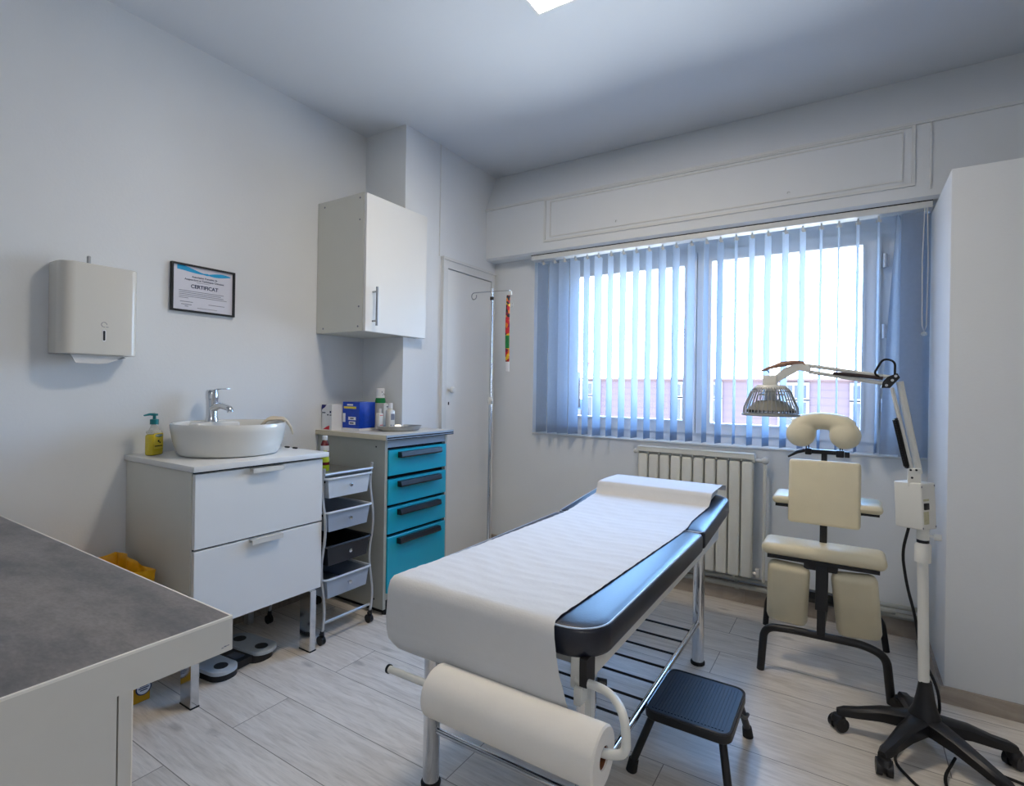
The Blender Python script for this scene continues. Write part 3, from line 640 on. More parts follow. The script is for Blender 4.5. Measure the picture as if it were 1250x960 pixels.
# ------------------------------------------------------------------ teal drawer unit
du=thing('drawer_unit','grey medical drawer unit with four teal drawers beside the cupboard door','cabinet',(-2.26,2.2,0))
uy0,uy1=1.955,2.452; ux=-2.006; 
pass
cb=B(); 
cb.box(XL+.003,ux,uy0,uy0+.018,.03,.905)
cb.box(XC+.003,ux,uy1-.018,uy1,.03,.905)
cb.box(XL+.003,ux-.03,uy0+.018,YC-.003,.06,.10)
cb.box(XL+.003,XL+.012,uy0+.018,YC-.003,.1,.9)
obj('carcass',cb,GREYSIDE,du,smooth=False)
obj('upper_rail',B().box(ux-.02,ux-.002,uy0+.018,uy1-.018,.862,.905),GREYF,du,smooth=False)
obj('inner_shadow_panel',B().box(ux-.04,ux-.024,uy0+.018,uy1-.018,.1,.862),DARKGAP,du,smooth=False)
obj('worktop',B().box(XL+.002,-1.985,1.942,YC-.003,.905,.928).box(XC+.003,-1.985,YC-.003,2.475,.905,.928),TOPL,du,smooth=False)
obj('worktop_edge',B().box(XL+.002,-1.985,1.939,1.942,.904,.929),BEIGEED,du,smooth=False)
obj('front_edge',B().box(-1.985,-1.978,1.939,2.477,.905,.9285),GREYF,du,smooth=False)
obj('edge_channel',B().box(-1.9785,-1.9765,1.942,2.475,.912,.918).box(-1.9785,-1.9765,1.942,2.475,.903,.907),DARKGAP,du,smooth=False)
zs=[(.848,.716),(.695,.564),(.548,.414),(.397,.11)]
for z1,z0 in zs:
    dr=obj('drawer',B().rbox(ux-.022,-1.998,uy0+.02,uy1-.016,z0,z1,.0015,1),TEAL,du)
    hz=z1-.012
    obj('drawer_handle',B().prism([(-1.998,uy0+.085,hz-.03),(-1.998,uy0+.085,hz),(-1.972,uy0+.085,hz),(-1.966,uy0+.085,hz-.022),(-1.972,uy0+.085,hz-.030)],(0,.325,0)),BLACKP,dr,smooth=False)
obj('plinth',B().box(-2.5,-2.03,uy0+.03,2.26,0,.06).box(-2.2,-2.03,2.26,uy1-.03,0,.06),BLACKP,du,smooth=False)
for y in (uy0+.03,uy1-.04): obj('foot',B().cyl((-2.02,y,0),(-2.02,y,.03),.016),RUBBER,du)
for x,z in ((-2.07,.865),(-2.07,.075)): obj('screw_cap',B().cyl((x,uy0-.0015,z),(x,uy0+.001,z),.0045,n=10),BLACKP,du)

# items on the drawer unit
T=.9285
gb=thing('glove_box','white tissue box with blue corner and red wedge on the drawer unit by the wall','box',(-2.47,2.02,T))
obj('carton',B().box(-2.532,-2.448,1.975,2.06,T,T+.142),WPRINT,gb,smooth=False)
y=1.9745
obj('blue_corner',B().prism([(-2.532,y,T+.142),(-2.492,y,T+.142),(-2.505,y,T+.128),(-2.532,y,T+.114)],(0,-.0006,0)),NAVYP,gb,smooth=False)
obj('red_wedge',B().prism([(-2.52,y,T+.003),(-2.466,y,T+.003),(-2.466,y,T+.026),(-2.49,y,T+.018)],(0,-.0006,0)),REDP,gb,smooth=False)
obj('dark_marks',B().box(-2.528,-2.50,y-.0006,y,T+.094,T+.100).box(-2.486,-2.474,y-.0006,y,T+.082,T+.089).box(-2.464,-2.452,y-.0006,y,T+.096,T+.108).box(-2.464,-2.450,y-.0006,y,T+.082,T+.087),PRINTB,gb,smooth=False)
bb=thing('blue_box','shiny blue carton in plastic wrap at the front of the drawer unit top','box',(-2.398,2.122,T),math.radians(3))
obj('carton',B().box(-.046,.085,-.075,.048,.012,.160),BLUEBOX,bb,local=True,smooth=False,bevel=.002)
obj('white_base',B().box(-.047,.087,-.077,.049,0,.012),WPRINT,bb,local=True,smooth=False)
y=-.0755
obj('yellow_band',B().box(-.036,.060,y-.0006,y,.122,.134),YPRINT,bb,local=True,smooth=False)
for q in ((.0,.058,.058,.076),(.005,.055,.032,.050),(-.045,-.023,.045,.095),(-.01,.035,.139,.148)): obj('white_panel',B().box(q[0],q[1],y-.0006,y,q[2],q[3]),WPRINT,bb,local=True,smooth=False)
obj('print_lines',B().box(.015,.042,y-.0012,y-.0006,.064,.070).box(.012,.042,y-.0012,y-.0006,.037,.044),PRINTB,bb,local=True,smooth=False)
# white box behind with jar on it
wbx=thing('cardboard_box','pale cardboard box behind the blue carton carrying the green rimmed jar','box',(-2.35,2.225,T))
obj('carton',B().box(-2.44,-2.262,2.19,2.26,T,T+.152),SIDEW,wbx,smooth=False)
obj('dark_outline',B().prism([(-2.2615,2.225,T+.025),(-2.2615,2.262,T+.025),(-2.2615,2.262,T+.115),(-2.2615,2.245,T+.135),(-2.2615,2.21,T+.135),(-2.2615,2.21,T+.13),(-2.2615,2.243,T+.13),(-2.2615,2.257,T+.113),(-2.2615,2.257,T+.03),(-2.2615,2.225,T+.03)],(.0006,0,0)),PRINTB,wbx,smooth=False)
jr=thing('jar','small white jar with green base standing on the pale box near the corner','jar',(-2.325,2.222,T+.152))
obj('green_base',B().lathe([(0,0),(.030,0),(.030,.014),(.026,.03),(0,.03)],(-2.325,2.222,T+.1525),28),GREEN,jr)
obj('white_body',B().lathe([(0,.03),(.025,.03),(.025,.082),(.022,.086),(0,.086)],(-2.325,2.222,T+.1525),28),WPRINT,jr)
obj('printed_marks',B().tube([(-2.3,2.216,T+.197),(-2.3,2.224,T+.209),(-2.3013,2.233,T+.20)],.0015,6).box(-2.3015,-2.2995,2.210,2.214,T+.212,T+.222),PRINTG,jr)
bt=thing('disinfectant_bottle','tall white bottle with white cap standing in the steel tray','bottle',(-2.215,2.195,T+.006))
bx,by=-2.215,2.195
obj('bottle_body',B().rbox(bx-.019,bx+.019,by-.024,by+.024,T+.006,T+.118,.010,3).lathe([(.014,.115),(.012,.128),(.0,.128)],(bx,by,T),16),GLOSSW,bt)
obj('cap',B().cyl((bx,by,T+.126),(bx,by,T+.156),.0125,n=20),WPRINT,bt)
for q in ((-.014,.014,.06,.095),(-.016,-.006,.025,.034),(.002,.010,.025,.032)): obj('bottle_print',B().box(bx+.0185,bx+.0196,by+q[0],by+q[1],T+q[2],T+q[3]),PRINTG,bt,smooth=False)
tb=thing('small_bottle','white labelled bottle standing between the blue carton and the tall white bottle','bottle',(-2.238,2.135,T))
bx,by=-2.238,2.135
obj('bottle_body',B().rbox(bx-.015,bx+.015,by-.018,by+.018,T+.006,T+.10,.007,3).cyl((bx,by,T+.098),(bx,by,T+.125),.011),GLOSSW,tb)
for z_ in (.03,.085): obj('label_stripe',B().box(bx+.0146,bx+.0155,by-.012,by+.012,T+z_,T+z_+.004),REDP,tb,smooth=False)
tr=thing('kidney_tray','shallow oval stainless steel tray with small white packets on the drawer unit','tray',(-2.165,2.215,T))
def tray():
    b=B(); cx,cy=-2.165,2.215; M=Matrix.Translation((cx,cy,T))@Matrix.Rotation(math.radians(58),4,'Z')
    prof=[(0,.0015),(.80,.0015),(.88,.006),(1.0,.028),(1.03,.029),(1.03,.0275),(1.005,.0265),(.89,.004),(.80,0),(0,0)]
    b.lathe([(r*.1,z) for r,z in prof],n=48,sx=1.28,sy=.8,M=M); return b
obj('tray_body',tray(),STEEL,tr)
obj('white_packet',B().rbox(-2.165,-2.125,2.235,2.275,T+.006,T+.021,.003,2,M=None),WPRINT,origin=(-2.145,2.255,T+.006),label='small white packet lying in the oval steel tray',cat='packet')

# ------------------------------------------------------------------ trolley
ty0,ty1,txf,txb=1.595,1.868,-2.005,-2.40
tl=thing('drawer_trolley','slim chrome framed trolley with four plastic drawers between the two cabinets','trolley',(-2.2,1.74,0))
def post(x,y,top,name='frame_post'):
    # wavy upright
    pts=[]; 
    for i in range(25):
        z=.06+(top-.06)*i/24
        pts.append((x+(.012*math.sin(i/24*PI*4) if True else 0),y,z))
    return obj('frame_post',B().tube(pts,.0065,10),SATIN,tl)
post(txf,ty0-.012,.80); post(txf,ty1+.0,.80); post(txb,ty0-.012,.78); post(txb,ty1,.78)
obj('top_shelf',B().box(txb,txf,ty0-.005,ty1-.006,.757,.765),mat('dark_grey_shelf',(92,94,92),.4,noise=.03,nscale=20),tl,smooth=False)
for x in (txf,txb): obj('shelf_rail',B().tube([(x,ty0-.012,.772),(x,ty1,.772)],.007),SATIN,tl)
for x in (txf,txb): obj('low_crossbar',B().tube([(x,ty0-.012,.098),(x,ty1,.094)],.0065),SATIN,tl)
for i,(z1,z0,mm,ml) in enumerate(((.752,.662,DRAWCL,'frosted white'),(.598,.508,DRAWGR,'frosted grey'),(.442,.352,DRAWBL,'smoky black'),(.292,.203,DRAWGR,'frosted grey'))):
    a,c=ty0+.0,ty1-.022
    b=B(); i0=.012
    # open tapered tub, walls with thickness
    def tub(b,x0,x1,y0,y1,z0,z1,tp,th):
        O=[(x0,y0,z1),(x1,y0,z1),(x1,y1,z1),(x0,y1,z1)]; Q=[(x0+tp,y0+tp,z0),(x1-tp*.6,y0+tp,z0),(x1-tp*.6,y1-tp,z0),(x0+tp,y1-tp,z0)]
        vo=[b.bm.verts.new(p) for p in O]; vb=[b.bm.verts.new(p) for p in Q]
        vi=[b.bm.verts.new((p[0]+(th if k in (0,3) else -th),p[1]+(th if k in (0,1) else -th),z1)) for k,p in enumerate(O)]
        vj=[b.bm.verts.new((p[0]+(th if k in (0,3) else -th),p[1]+(th if k in (0,1) else -th),z0+th)) for k,p in enumerate(Q)]
        for k in range(4):
            j=(k+1)%4
            b.bm.faces.new((vb[k],vb[j],vo[j],vo[k])); b.bm.faces.new((vo[k],vo[j],vi[j],vi[k])); b.bm.faces.new((vi[k],vi[j],vj[j],vj[k]))
        b.bm.faces.new(vb[::-1]); b.bm.faces.new(vj)
    tub(b,txb+.01,txf+.012,a,c,z0,z1,.012,.003)
    dr=obj('drawer',b,mm,tl,smooth=False,label=ml+' plastic drawer',bevel=.003)
    obj('drawer_rim',B().tube(fillet([(txb+.02,a-.008,z1),(txf+.016,a-.008,z1),(txf+.016,c+.012,z1),(txb+.02,c+.012,z1)],.02),.0055,8),mm if i==2 else DRAWCL,dr)
    obj('knob',B().lathe([(0,0),(.004,0),(.004,.006),(.009,.010),(.009,.015),(.0,.018)],n=18,M=Matrix.Translation((txf+.009,(a+c)/2,(z0+z1)/2+.004))@Matrix.Rotation(PI/2,4,'Y')),CHROME,dr)
    if i<3:
        obj('drawer_runner',B().box(txb,txf-.003,ty0-.010,ty0-.004,z1-.018,z1-.008).box(txb,txf-.003,ty1-.014,ty1-.006,z1-.018,z1-.008),BLACKP,tl,smooth=False)
for x in (txf,txb):
    for y in (ty0-.012,ty1):
        c_=obj('caster',B().cyl((x-.006,y-.010,.021),(x-.006,y-.002,.021),.021,n=20).cyl((x-.006,y+.002,.021),(x-.006,y+.010,.021),.021,n=20).box(x-.016,x+.012,y-.003,y+.003,.02,.05).cyl((x,y,.045),(x,y,.064),.009),BLACKP,tl)
rb=thing('medicine_bottle','dark red bottle with white cap standing on the trolley between the cabinets','bottle',(-2.325,1.835,.765))
bx,by=-2.325,1.835
obj('bottle_body',B().lathe([(0,0),(.020,0),(.021,.004),(.021,.105),(.015,.12),(.010,.128),(0,.128)],(bx,by,.7655),24),REDL,rb)
obj('cap',B().cyl((bx,by,.893),(bx,by,.915),.013,n=20),WPRINT,rb)
obj('bottle_label',B().lathe([(.0213,.07),(.0216,.07),(.0216,.098),(.0213,.098)],(bx,by,.7655),24),WPRINT,rb)
lb2=thing('spray_bottle','lime green bottle standing in front of the dark red bottle on the trolley','bottle',(-2.15,1.70,.765))
bx,by=-2.15,1.70
obj('bottle_body',B().lathe([(0,0),(.018,0),(.020,.004),(.020,.06),(.012,.075),(0,.075)],(bx,by,.7655),24),LIME,lb2)
obj('dark_label',B().lathe([(.0203,.028),(.0206,.028),(.0206,.042),(.0203,.042)],(bx,by,.7655),24),REDL,lb2)
obj('cap',B().cyl((bx,by,.84),(bx,by,.862),.009,n=16),LIME,lb2)
cp=obj('plastic_tub',B().lathe([(0,0),(.028,0),(.036,.075),(.038,.078),(.035,.075),(.027,.003),(0,.003)],(-2.355,1.70,.7655),28),CLEAR,origin=(-2.355,1.70,.7655),label='clear plastic tub against the wall on the trolley behind the dark red bottle',cat='tub')
for i,x in enumerate((-2.26,-2.20)):
    obj('black_clip',B().rbox(x-.014,x+.014,1.562,1.574,.8795,.887,.003,2),BLACKP,origin=(x,1.568,.879),label='small black clip on the right end of the basin cabinet top, '+('nearer the wall' if i==0 else 'nearer the room'),cat='clip')

# ------------------------------------------------------------------ body scale
sc=thing('body_scale','silver and black body scale with two round lobes lying under the basin cabinet','scale',(-2.17,1.27,0))
def lobe(y0,y1,z0,z1,grow=0):
    x0,x1=-2.33-grow,-2.07+grow
    b=B(); b.rbox(x0,x1,y0-grow,y1+grow,z0,z1,.058,8,axis=2); return b
M_=Matrix.Translation((-2.2,1.27,0))@Matrix.Rotation(math.radians(6),4,'Z')@Matrix.Translation((2.2,-1.27,0))
def tr_(b): b.bm.transform(M_); return b
obj('base',tr_(B().rbox(-2.315,-2.085,1.135,1.245,0,.03,.05,8,axis=2).rbox(-2.315,-2.085,1.30,1.415,0,.03,.05,8,axis=2).box(-2.27,-2.11,1.22,1.325,.005,.033)),BLACKP,sc)
for y0,y1 in ((1.125,1.235),(1.31,1.425)):
    pl=obj('foot_plate',tr_(B().rbox(-2.33,-2.07,y0,y1,.03,.045,.052,8,axis=2)),SCALEG,sc,bevel=.002)
    for x in (-2.27,-2.13): obj('electrode',tr_(B().lathe([(0,0),(.028,0),(.028,.001),(0,.001)],(x,(y0+y1)/2,.045),28,sx=1,sy=.9)),SCALED,pl)
obj('display',tr_(B().rbox(-2.2,-2.14,1.252,1.294,.033,.036,.003,2)),SCREENM,sc)

# ------------------------------------------------------------------ IV pole
ip=thing('drip_stand','slim chrome drip stand with hooks standing beside the cupboard door','drip stand',(-1.935,2.8,0))
px,py=-1.94,2.8
obj('lower_tube',B().cyl((px,py,.06),(px,py,1.09),.011),CHROME,ip)
obj('upper_tube',B().cyl((px,py,1.09),(px,py,1.815),.0075),CHROME,ip)
obj('collar',B().lathe([(0,0),(.016,0),(.017,.02),(.014,.045),(0,.05)],(px,py,1.075),20).sphere((px+.018,py-.012,1.10),.010,(1,1,1),8),GLOSSW,ip)
obj('clamp',B().cyl((px,py,1.742),(px,py,1.762),.013,n=16),BLACKP,ip)
obj('hook_bar',B().tube([(px+.135,py,1.792),(px,py,1.797),(px-.13,py,1.800)]+[Vector((px-.148,py,1.778))+Vector((.022*math.sin(t)*.9+0.006,0,.022*math.cos(t))) for t in [-i*PI*1.6/10 for i in range(11)]],.0028,8),STEEL,ip)
for k in range(5):
    a=2*PI*k/5+.3; ex,ey=px+.2*math.cos(a),py+.2*math.sin(a)
    obj('base_leg',B().tube([(px,py,.07),(px+.1*math.cos(a),py+.1*math.sin(a),.06),(ex,ey,.045)],[.013,.011,.009]),CHROME,ip)
    obj('caster',B().cyl((ex-.008*math.sin(a),ey+.008*math.cos(a),.02),(ex+.008*math.sin(a),ey-.008*math.cos(a),.02),.02,n=16).cyl((ex,ey,.03),(ex,ey,.05),.006),BLACKP,ip)
rs=thing('ribbon_strap','multicoloured patterned strap with white tag hanging from the drip stand hook','strap',(px+.135,py,1.79))
hx=px+.13
def ribbon(z0,z1):
    b=B()
    def f(u,v):
        z=z0+(z1-z0)*v; tw=(z-1.3)*4
        return Vector((hx+(u-.5)*.026*math.cos(tw*.6)-.006*math.sin((z-1.3)*6)+.0,py+(u-.5)*.026*math.sin(tw*.6)-.004,z))
    return b.grid(f,2,18)
def sol(o,t=.002):
    md=o.modifiers.new('thick','SOLIDIFY'); md.thickness=t
sol(obj('patterned_band',ribbon(1.345,1.762),RIBBON,rs)); 
o_=obj('green_patch',ribbon(1.43,1.51),RIBGREEN,rs); sol(o_,.003)
sol(obj('white_tag',ribbon(1.285,1.345),WPRINT,rs),.003)
obj('white_clip',B().rbox(hx-.006,hx+.020,py-.008,py+.008,1.762,1.788,.005,2),GLOSSW,rs)
obj('wire_hook',B().tube([Vector((hx+.022,py,1.70))+Vector((.008*math.sin(t),0,.014*math.cos(t))) for t in [i*PI*1.5/8 for i in range(9)]],.0015,6),STEEL,rs)

# ------------------------------------------------------------------ treatment couch
bd=thing('treatment_couch','dark blue padded treatment couch on chrome legs in the middle of the room','treatment couch',(-.775,1.8,0))
BX0,BX1=-1.085,-.458; BY0,BYS,BY1=1.085,2.095,2.66; ZT,ZBm=.640,.572
def cushion(x0,x1,y0,y1,z0,z1,r,M=None,corners=None,xr=.012):
    poly=[]; 
    cs=[(x0,y0,PI,1),(x1,y0,1.5*PI,1),(x1,y1,0,1),(x0,y1,.5*PI,1)]
    rr=corners or (r,r,r,r)
    for (cx_,cy_,a0,_),q in zip(cs,rr):
        ox=cx_+(q if cx_==x0 else -q); oy=cy_+(q if cy_==y0 else -q)
        for k in range(9):
            a=a0+PI/2*k/8; poly.append((ox+q*math.cos(a),oy+q*math.sin(a)))
    return poly
def cush_mesh(poly,z0,z1,e,M=None):
    b=B(); cx_=sum(p[0] for p in poly)/len(poly); cy_=sum(p[1] for p in poly)/len(poly)
    rings=[]
    def ins(p,d):
        v=Vector((p[0]-cx_,p[1]-cy_)); 
        return (p[0]-math.copysign(min(d,abs(v.x)),v.x),p[1]-math.copysign(min(d,abs(v.y)),v.y))
    lay=[(e,z0),(e*.3,z0+e*.3),(0,z0+e),(0,z1-e),(e*.3,z1-e*.3),(e,z1),(e*2.5,z1+.003),(e*6,z1+.004)]
    for d,z in lay: rings.append([b.bm.verts.new((*ins(p,d),z)) for p in poly])
    n=len(poly)
    for A,C in zip(rings,rings[1:]):
        for i in range(n): b.bm.faces.new((A[i],A[(i+1)%n],C[(i+1)%n],C[i]))
    b.bm.faces.new(rings[0][::-1]); b.bm.faces.new(rings[-1])
    if M: b.bm.transform(M)
    return b,ins
pm=cushion(BX0,BX1,BY0,BYS-.004,0,0,0,corners=(.085,.085,.02,.02))
b,ins=cush_mesh(pm,ZBm,ZT,.010); mc=obj('main_cushion',b,NAVY,bd,angle=50)
obj('piping',B().tube([(*ins(p,.006),ZT-.003) for p in pm],.0028,6,closed=True),PIPING,mc)
MH=Matrix.Translation((0,BYS,ZT))@Matrix.Rotation(math.radians(5.2),4,'X')@Matrix.Translation((0,-BYS,-ZT))
ph=cushion(BX0,BX1,BYS+.004,BY1,0,0,0,corners=(.02,.02,.085,.085))
b,ins=cush_mesh(ph,ZBm,ZT,.010,MH); hc=obj('head_cushion',b,NAVY,bd,angle=50)
pb=B().tube([(*ins(p,.006),ZT-.003) for p in ph],.0028,6,closed=True); pb.bm.transform(MH); obj('piping',pb,PIPING,hc)
# frame
LX0,LX1,LY0,LY1=-1.036,-.540,1.215,2.385
fr=B(); fr.box(-.515,-.485,BY0+.05,2.5,.522,ZBm+.004); fr.box(-1.06,-1.03,BY0+.05,2.5,.522,ZBm+.004)
fr.box(-1.03,-.515,BY0+.05,BY0+.08,.535,ZBm+.002); fr.box(-1.03,-.515,2.33,2.36,.535,ZBm+.002); fr.box(-1.03,-.515,2.06,2.09,.535,ZBm+.002)
obj('couch_frame',fr,WMET,bd,smooth=False,bevel=.002)
obj('head_support',B().prism([(-.53,2.12,.535),(-.53,2.12,.572),(-.53,2.58,.612),(-.53,2.58,.59)],(-.02,0,0)).prism([(-1.0,2.12,.535),(-1.0,2.12,.572),(-1.0,2.58,.612),(-1.0,2.58,.59)],(-.02,0,0)),WMET,bd,smooth=False)
for x in (LX0,LX1):
    for y in (LY0,LY1):
        lg=obj('couch_leg',B().cyl((x,y,.012),(x,y,.53),.0245,n=28),CHROME,bd)
        obj('rubber_foot',B().lathe([(0,0),(.029,0),(.030,.008),(.027,.014),(0,.014)],(x,y,0),28),RUBBER,lg)
# lower rack
for x in (LX0,LX1): obj('rack_rail',B().cyl((x,LY0,.18),(x,LY1,.18),.011),CHROME,bd)
obj('rack_end_tube',B().cyl((LX0,LY0,.165),(LX1,LY0,.165),.009),CHROME,bd)
for k in range(7):
    y=2.263-.118*k; obj('rack_rung',B().cyl((LX0,y,.186),(LX1,y,.186),.0042,n=10),BLACKM,bd)
# clamp and roll holder at the near right corner
obj('corner_clamp',B().rbox(-.53,-.495,1.10,1.18,.50,.575,.004,2).box(-.515,-.498,1.09,1.14,.47,.51),WMET,bd)
obj('black_block',B().box(-.502,-.484,1.09,1.135,.515,.578).cyl((-.49,1.16,.495),(-.47,1.17,.492),.012),BLACKP,bd)
obj('white_strut',B().box(-.505,-.49,1.13,1.15,.40,.50),WMET,bd,smooth=False)
RY,RZ=1.018,.431
obj('roll_holder',B().tube(fillet([(-.515,1.105,.520),(-.43,1.09,.527),(-.374,1.035,.522),(-.365,1.02,.455),(-.40,RY,RZ+.010),(-1.016,RY,RZ+.002)],.035,8),.0095,12),WMET,bd)
obj('rod_cap',B().cyl((-1.021,RY,RZ+.002),(-1.015,RY,RZ+.002),.0115),BLACKP,bd)
pr=thing('paper_roll','thick white couch paper roll on its holder at the foot of the couch','paper roll',(-.64,RY,RZ))
RX0,RX1,RR=-.856,-.411,.061
prof=[(.023,-(RX1-RX0)/2),(RR-.004,-(RX1-RX0)/2),(RR,-(RX1-RX0)/2+.004),(RR,(RX1-RX0)/2-.004),(RR-.004,(RX1-RX0)/2),(.023,(RX1-RX0)/2),(.023,-(RX1-RX0)/2)]
obj('rolled_paper',B().lathe(prof,n=56,M=Matrix.Translation(((RX0+RX1)/2,RY,RZ))@Matrix.Rotation(PI/2,4,'Y')),ROLLP,pr)
obj('cardboard_core',B().lathe([(.0225,-.216),(.0225,.219),(.0205,.219),(.0205,-.216)],n=28,M=Matrix.Translation(((RX0+RX1)/2,RY,RZ))@Matrix.Rotation(PI/2,4,'Y')),CARD,pr)
# paper sheet over the couch: from head end, over the pillow, along the top, down the foot end to the roll
def sheet():
    b=B()
    # path in (y,z), plus left/right x at each
    K=[ # y,z,xl,xr
     (2.665,.712,-.99,-.485),(2.655,.737,-.99,-.485),(2.60,.746,-1.0,-.49),(2.50,.738,-1.025,-.498),(2.45,.732,-1.035,-.502),(2.435,.727,-1.038,-.503),(2.425,.70,-1.038,-.505),(2.41,.679,-1.036,-.508),(2.34,.671,-1.036,-.515),(2.2,.657,-1.035,-.527),(2.1,.6475,-1.035,-.524),(2.0,.6470,-1.036,-.526),(1.7,.6472,-1.045,-.540),(1.4,.6472,-1.055,-.553),(1.2,.6475,-1.068,-.562),
     (1.12,.6475,-1.076,-.566),(1.095,.645,-1.079,-.566),(1.080,.637,-1.080,-.562),(1.072,.615,-1.080,-.556),(1.068,.58,-1.078,-.548),(1.066,.54,-1.078,-.538),(1.064,.51,-1.073,-.526),(1.058,.49,-1.058,-.516),(1.066,.465,-1.03,-.508)]
    nv=28; rows=[]
    P=[]
    for i in range(len(K)-1):
        a=K[i];c=K[i+1]; n=max(1,int(math.hypot(a[0]-c[0],a[1]-c[1])/.012))
        for k in range(n): P.append([a[j]+(c[j]-a[j])*k/n for j in range(4)])
    P.append(list(K[-1])); N=len(P)
    rnd=random.Random(3)
    for i,(y,z,xl,xr) in enumerate(P):
        row=[]
        for j in range(nv+1):
            v=j/nv; x=xl+(xr-xl)*v
            top=1.09<y<2.38
            hang=y<1.09
            wr=0
            if top: wr=.0012*math.sin(y*95+x*12+2*math.sin(x*14))+.001*math.sin(y*41-x*17)
            
            dy=0
            if hang:
                h=(.64-z)/.2
                dy=(-.010*h*math.sin(v*PI)-.005*h*math.sin(v*7+h*2.5)-.003*h*math.sin(v*15))*(1 if z>.47 else .5)
            row.append(b.bm.verts.new((x,y+dy,z+abs(wr))))
        rows.append(row)
    for i in range(N-1):
        for j in range(nv): b.bm.faces.new((rows[i][j],rows[i+1][j],rows[i+1][j+1],rows[i][j+1]))
    return b
ps=obj('paper_sheet',sheet(),PAPER,pr,angle=180)
pil=thing('pillow','thin flat pillow under the couch paper at the head end','pillow',(-.79,2.53,.68))
bq=B().rbox(-1.02,-.515,2.44,2.645,ZT+.006,ZT+.052,.018,4,M=MH); obj('cushion',bq,PAPER,pil) 

# ------------------------------------------------------------------ step stool
st=thing('step_stool','low black step stool with ribbed tread beside the couch','stool',(-.41,1.77,0))
sx0,sx1,sy0,sy1,sz=-.527,-.272,1.612,1.905,.196
obj('stool_frame',B().rbox(sx0,sx1,sy0,sy1,sz-.028,sz-.002,.035,5,axis=2),BLACKM,st,bevel=.003)
obj('tread_rim',B().tube([(p[0],p[1],sz-.001) for p in cushion(sx0+.004,sx1-.004,sy0+.004,sy1-.004,0,0,.032)],.004,8,closed=True),mat('worn_black_edge',(52,54,60),.25,noise=.1,nscale=40),st)
tm=B().rbox(sx0+.008,sx1-.008,sy0+.008,sy1-.008,sz-.003,sz,.03,5,axis=2)
for k in range(22):
    x=sx0+.025+k*(sx1-sx0-.05)/21; tm.box(x-.0025,x+.0025,sy0+.022,sy1-.022,sz-.001,sz+.0018)
obj('ribbed_tread',tm,MATBLK,st,smooth=False)
for (x,y),(fx_,fy_) in zip(((sx0+.025,sy0+.02),(sx1-.025,sy0+.02),(sx0+.025,sy1-.02),(sx1-.025,sy1-.02)),((-.556,1.60),(-.262,1.575),(-.556,1.98),(-.278,1.98))):
    p0=Vector((x,y,sz-.025)); p1=Vector((fx_,fy_,.018))
    lg=obj('stool_leg',B().cyl(p0,p1,.0115,n=16),BLACKM,st)
    obj('rubber_foot',B().cyl(p1+(p0-p1)*.12,Vector((fx_,fy_,0))+(p1-p0)*.0,.015,.017,n=16),RUBBER,lg)
obj('side_brace',B().tube(fillet([(sx1-.004,1.80,sz-.03),(sx1+.004,1.85,sz-.065),(sx1+.004,1.90,sz-.075),(sx1-.004,1.93,.10)],.02),.006,8),BLACKM,st)

# ------------------------------------------------------------------ massage chair
ch=thing('massage_chair','cream padded kneeling massage chair with black frame in front of the window wall','chair',(-.075,2.7,0))
def pad(name,w,h,t,M,r=.02,parent=ch,rc=None):
    b=B(); b.rbox(-w/2,w/2,-t/2,t/2,-h/2,h/2,r,4,M=M); return obj(name,b,CREAM,parent,angle=60)
RX=lambda a: Matrix.Rotation(math.radians(a),4,'X')
RYm=lambda a: Matrix.Rotation(math.radians(a),4,'Y')
RZm=lambda a: Matrix.Rotation(math.radians(a),4,'Z')
TR=Matrix.Translation
# chest pad (leans back away from the seat), plane near Y 2.6
cpad=pad('chest_pad',.265,.272,.042,TR((-.087,2.62,.755))@RX(-6),.014)
obj('chest_backing',B().box(-.10,.10,-.008,.008,-.1,.1,M=TR((-.087,2.648,.755))@RX(-6)),BLACKM,ch,smooth=False)
# face rest: two round lobes joined by an arched bridge, blended into one cushion
fb=B()
for sx_,cx_ in ((-1,-.177),(1,-.012)):
    fb.sphere((cx_,2.62,1.004),.057,(1.02,.74,1.03),16,M=TR((cx_,2.62,1.0))@RYm(-14*sx_)@TR((-cx_,-2.62,-1.0)))
fb.tube([(-.187,2.63,1.025),(-.165,2.635,1.045),(-.13,2.638,1.057),(-.095,2.64,1.060),(-.06,2.638,1.057),(-.025,2.635,1.045),(-.003,2.63,1.025)],[.045,.043,.038,.037,.038,.043,.045],20)
fr_=obj('face_rest',fb,CREAM,ch,angle=180)
md=fr_.modifiers.new('blend','REMESH'); md.mode='VOXEL'; md.voxel_size=.005; md.use_smooth_shade=True
md=fr_.modifiers.new('soften','SMOOTH'); md.factor=.6; md.iterations=6
obj('face_rest_bracket',B().box(-.155,-.02,2.635,2.655,.918,.936).rbox(-.16,-.135,2.63,2.66,.912,.94,.004).rbox(-.045,-.015,2.63,2.66,.908,.938,.004).cyl((-.014,2.645,.921),(.004,2.645,.921),.013).tube([(-.16,2.64,.93),(-.19,2.635,.92),(-.225,2.63,.897)],[.008,.007,.004],8),BLACKP,ch)
for x in (-.155,-.146,-.030,-.022): obj('face_rest_pin',B().cyl((x,2.64,.93),(x-.001,2.64,.965),.0025,n=8),BLACKP,ch)
obj('neck_post',B().rbox(-.099,-.077,2.645,2.66,.80,.925,.003),BLACKM,ch)
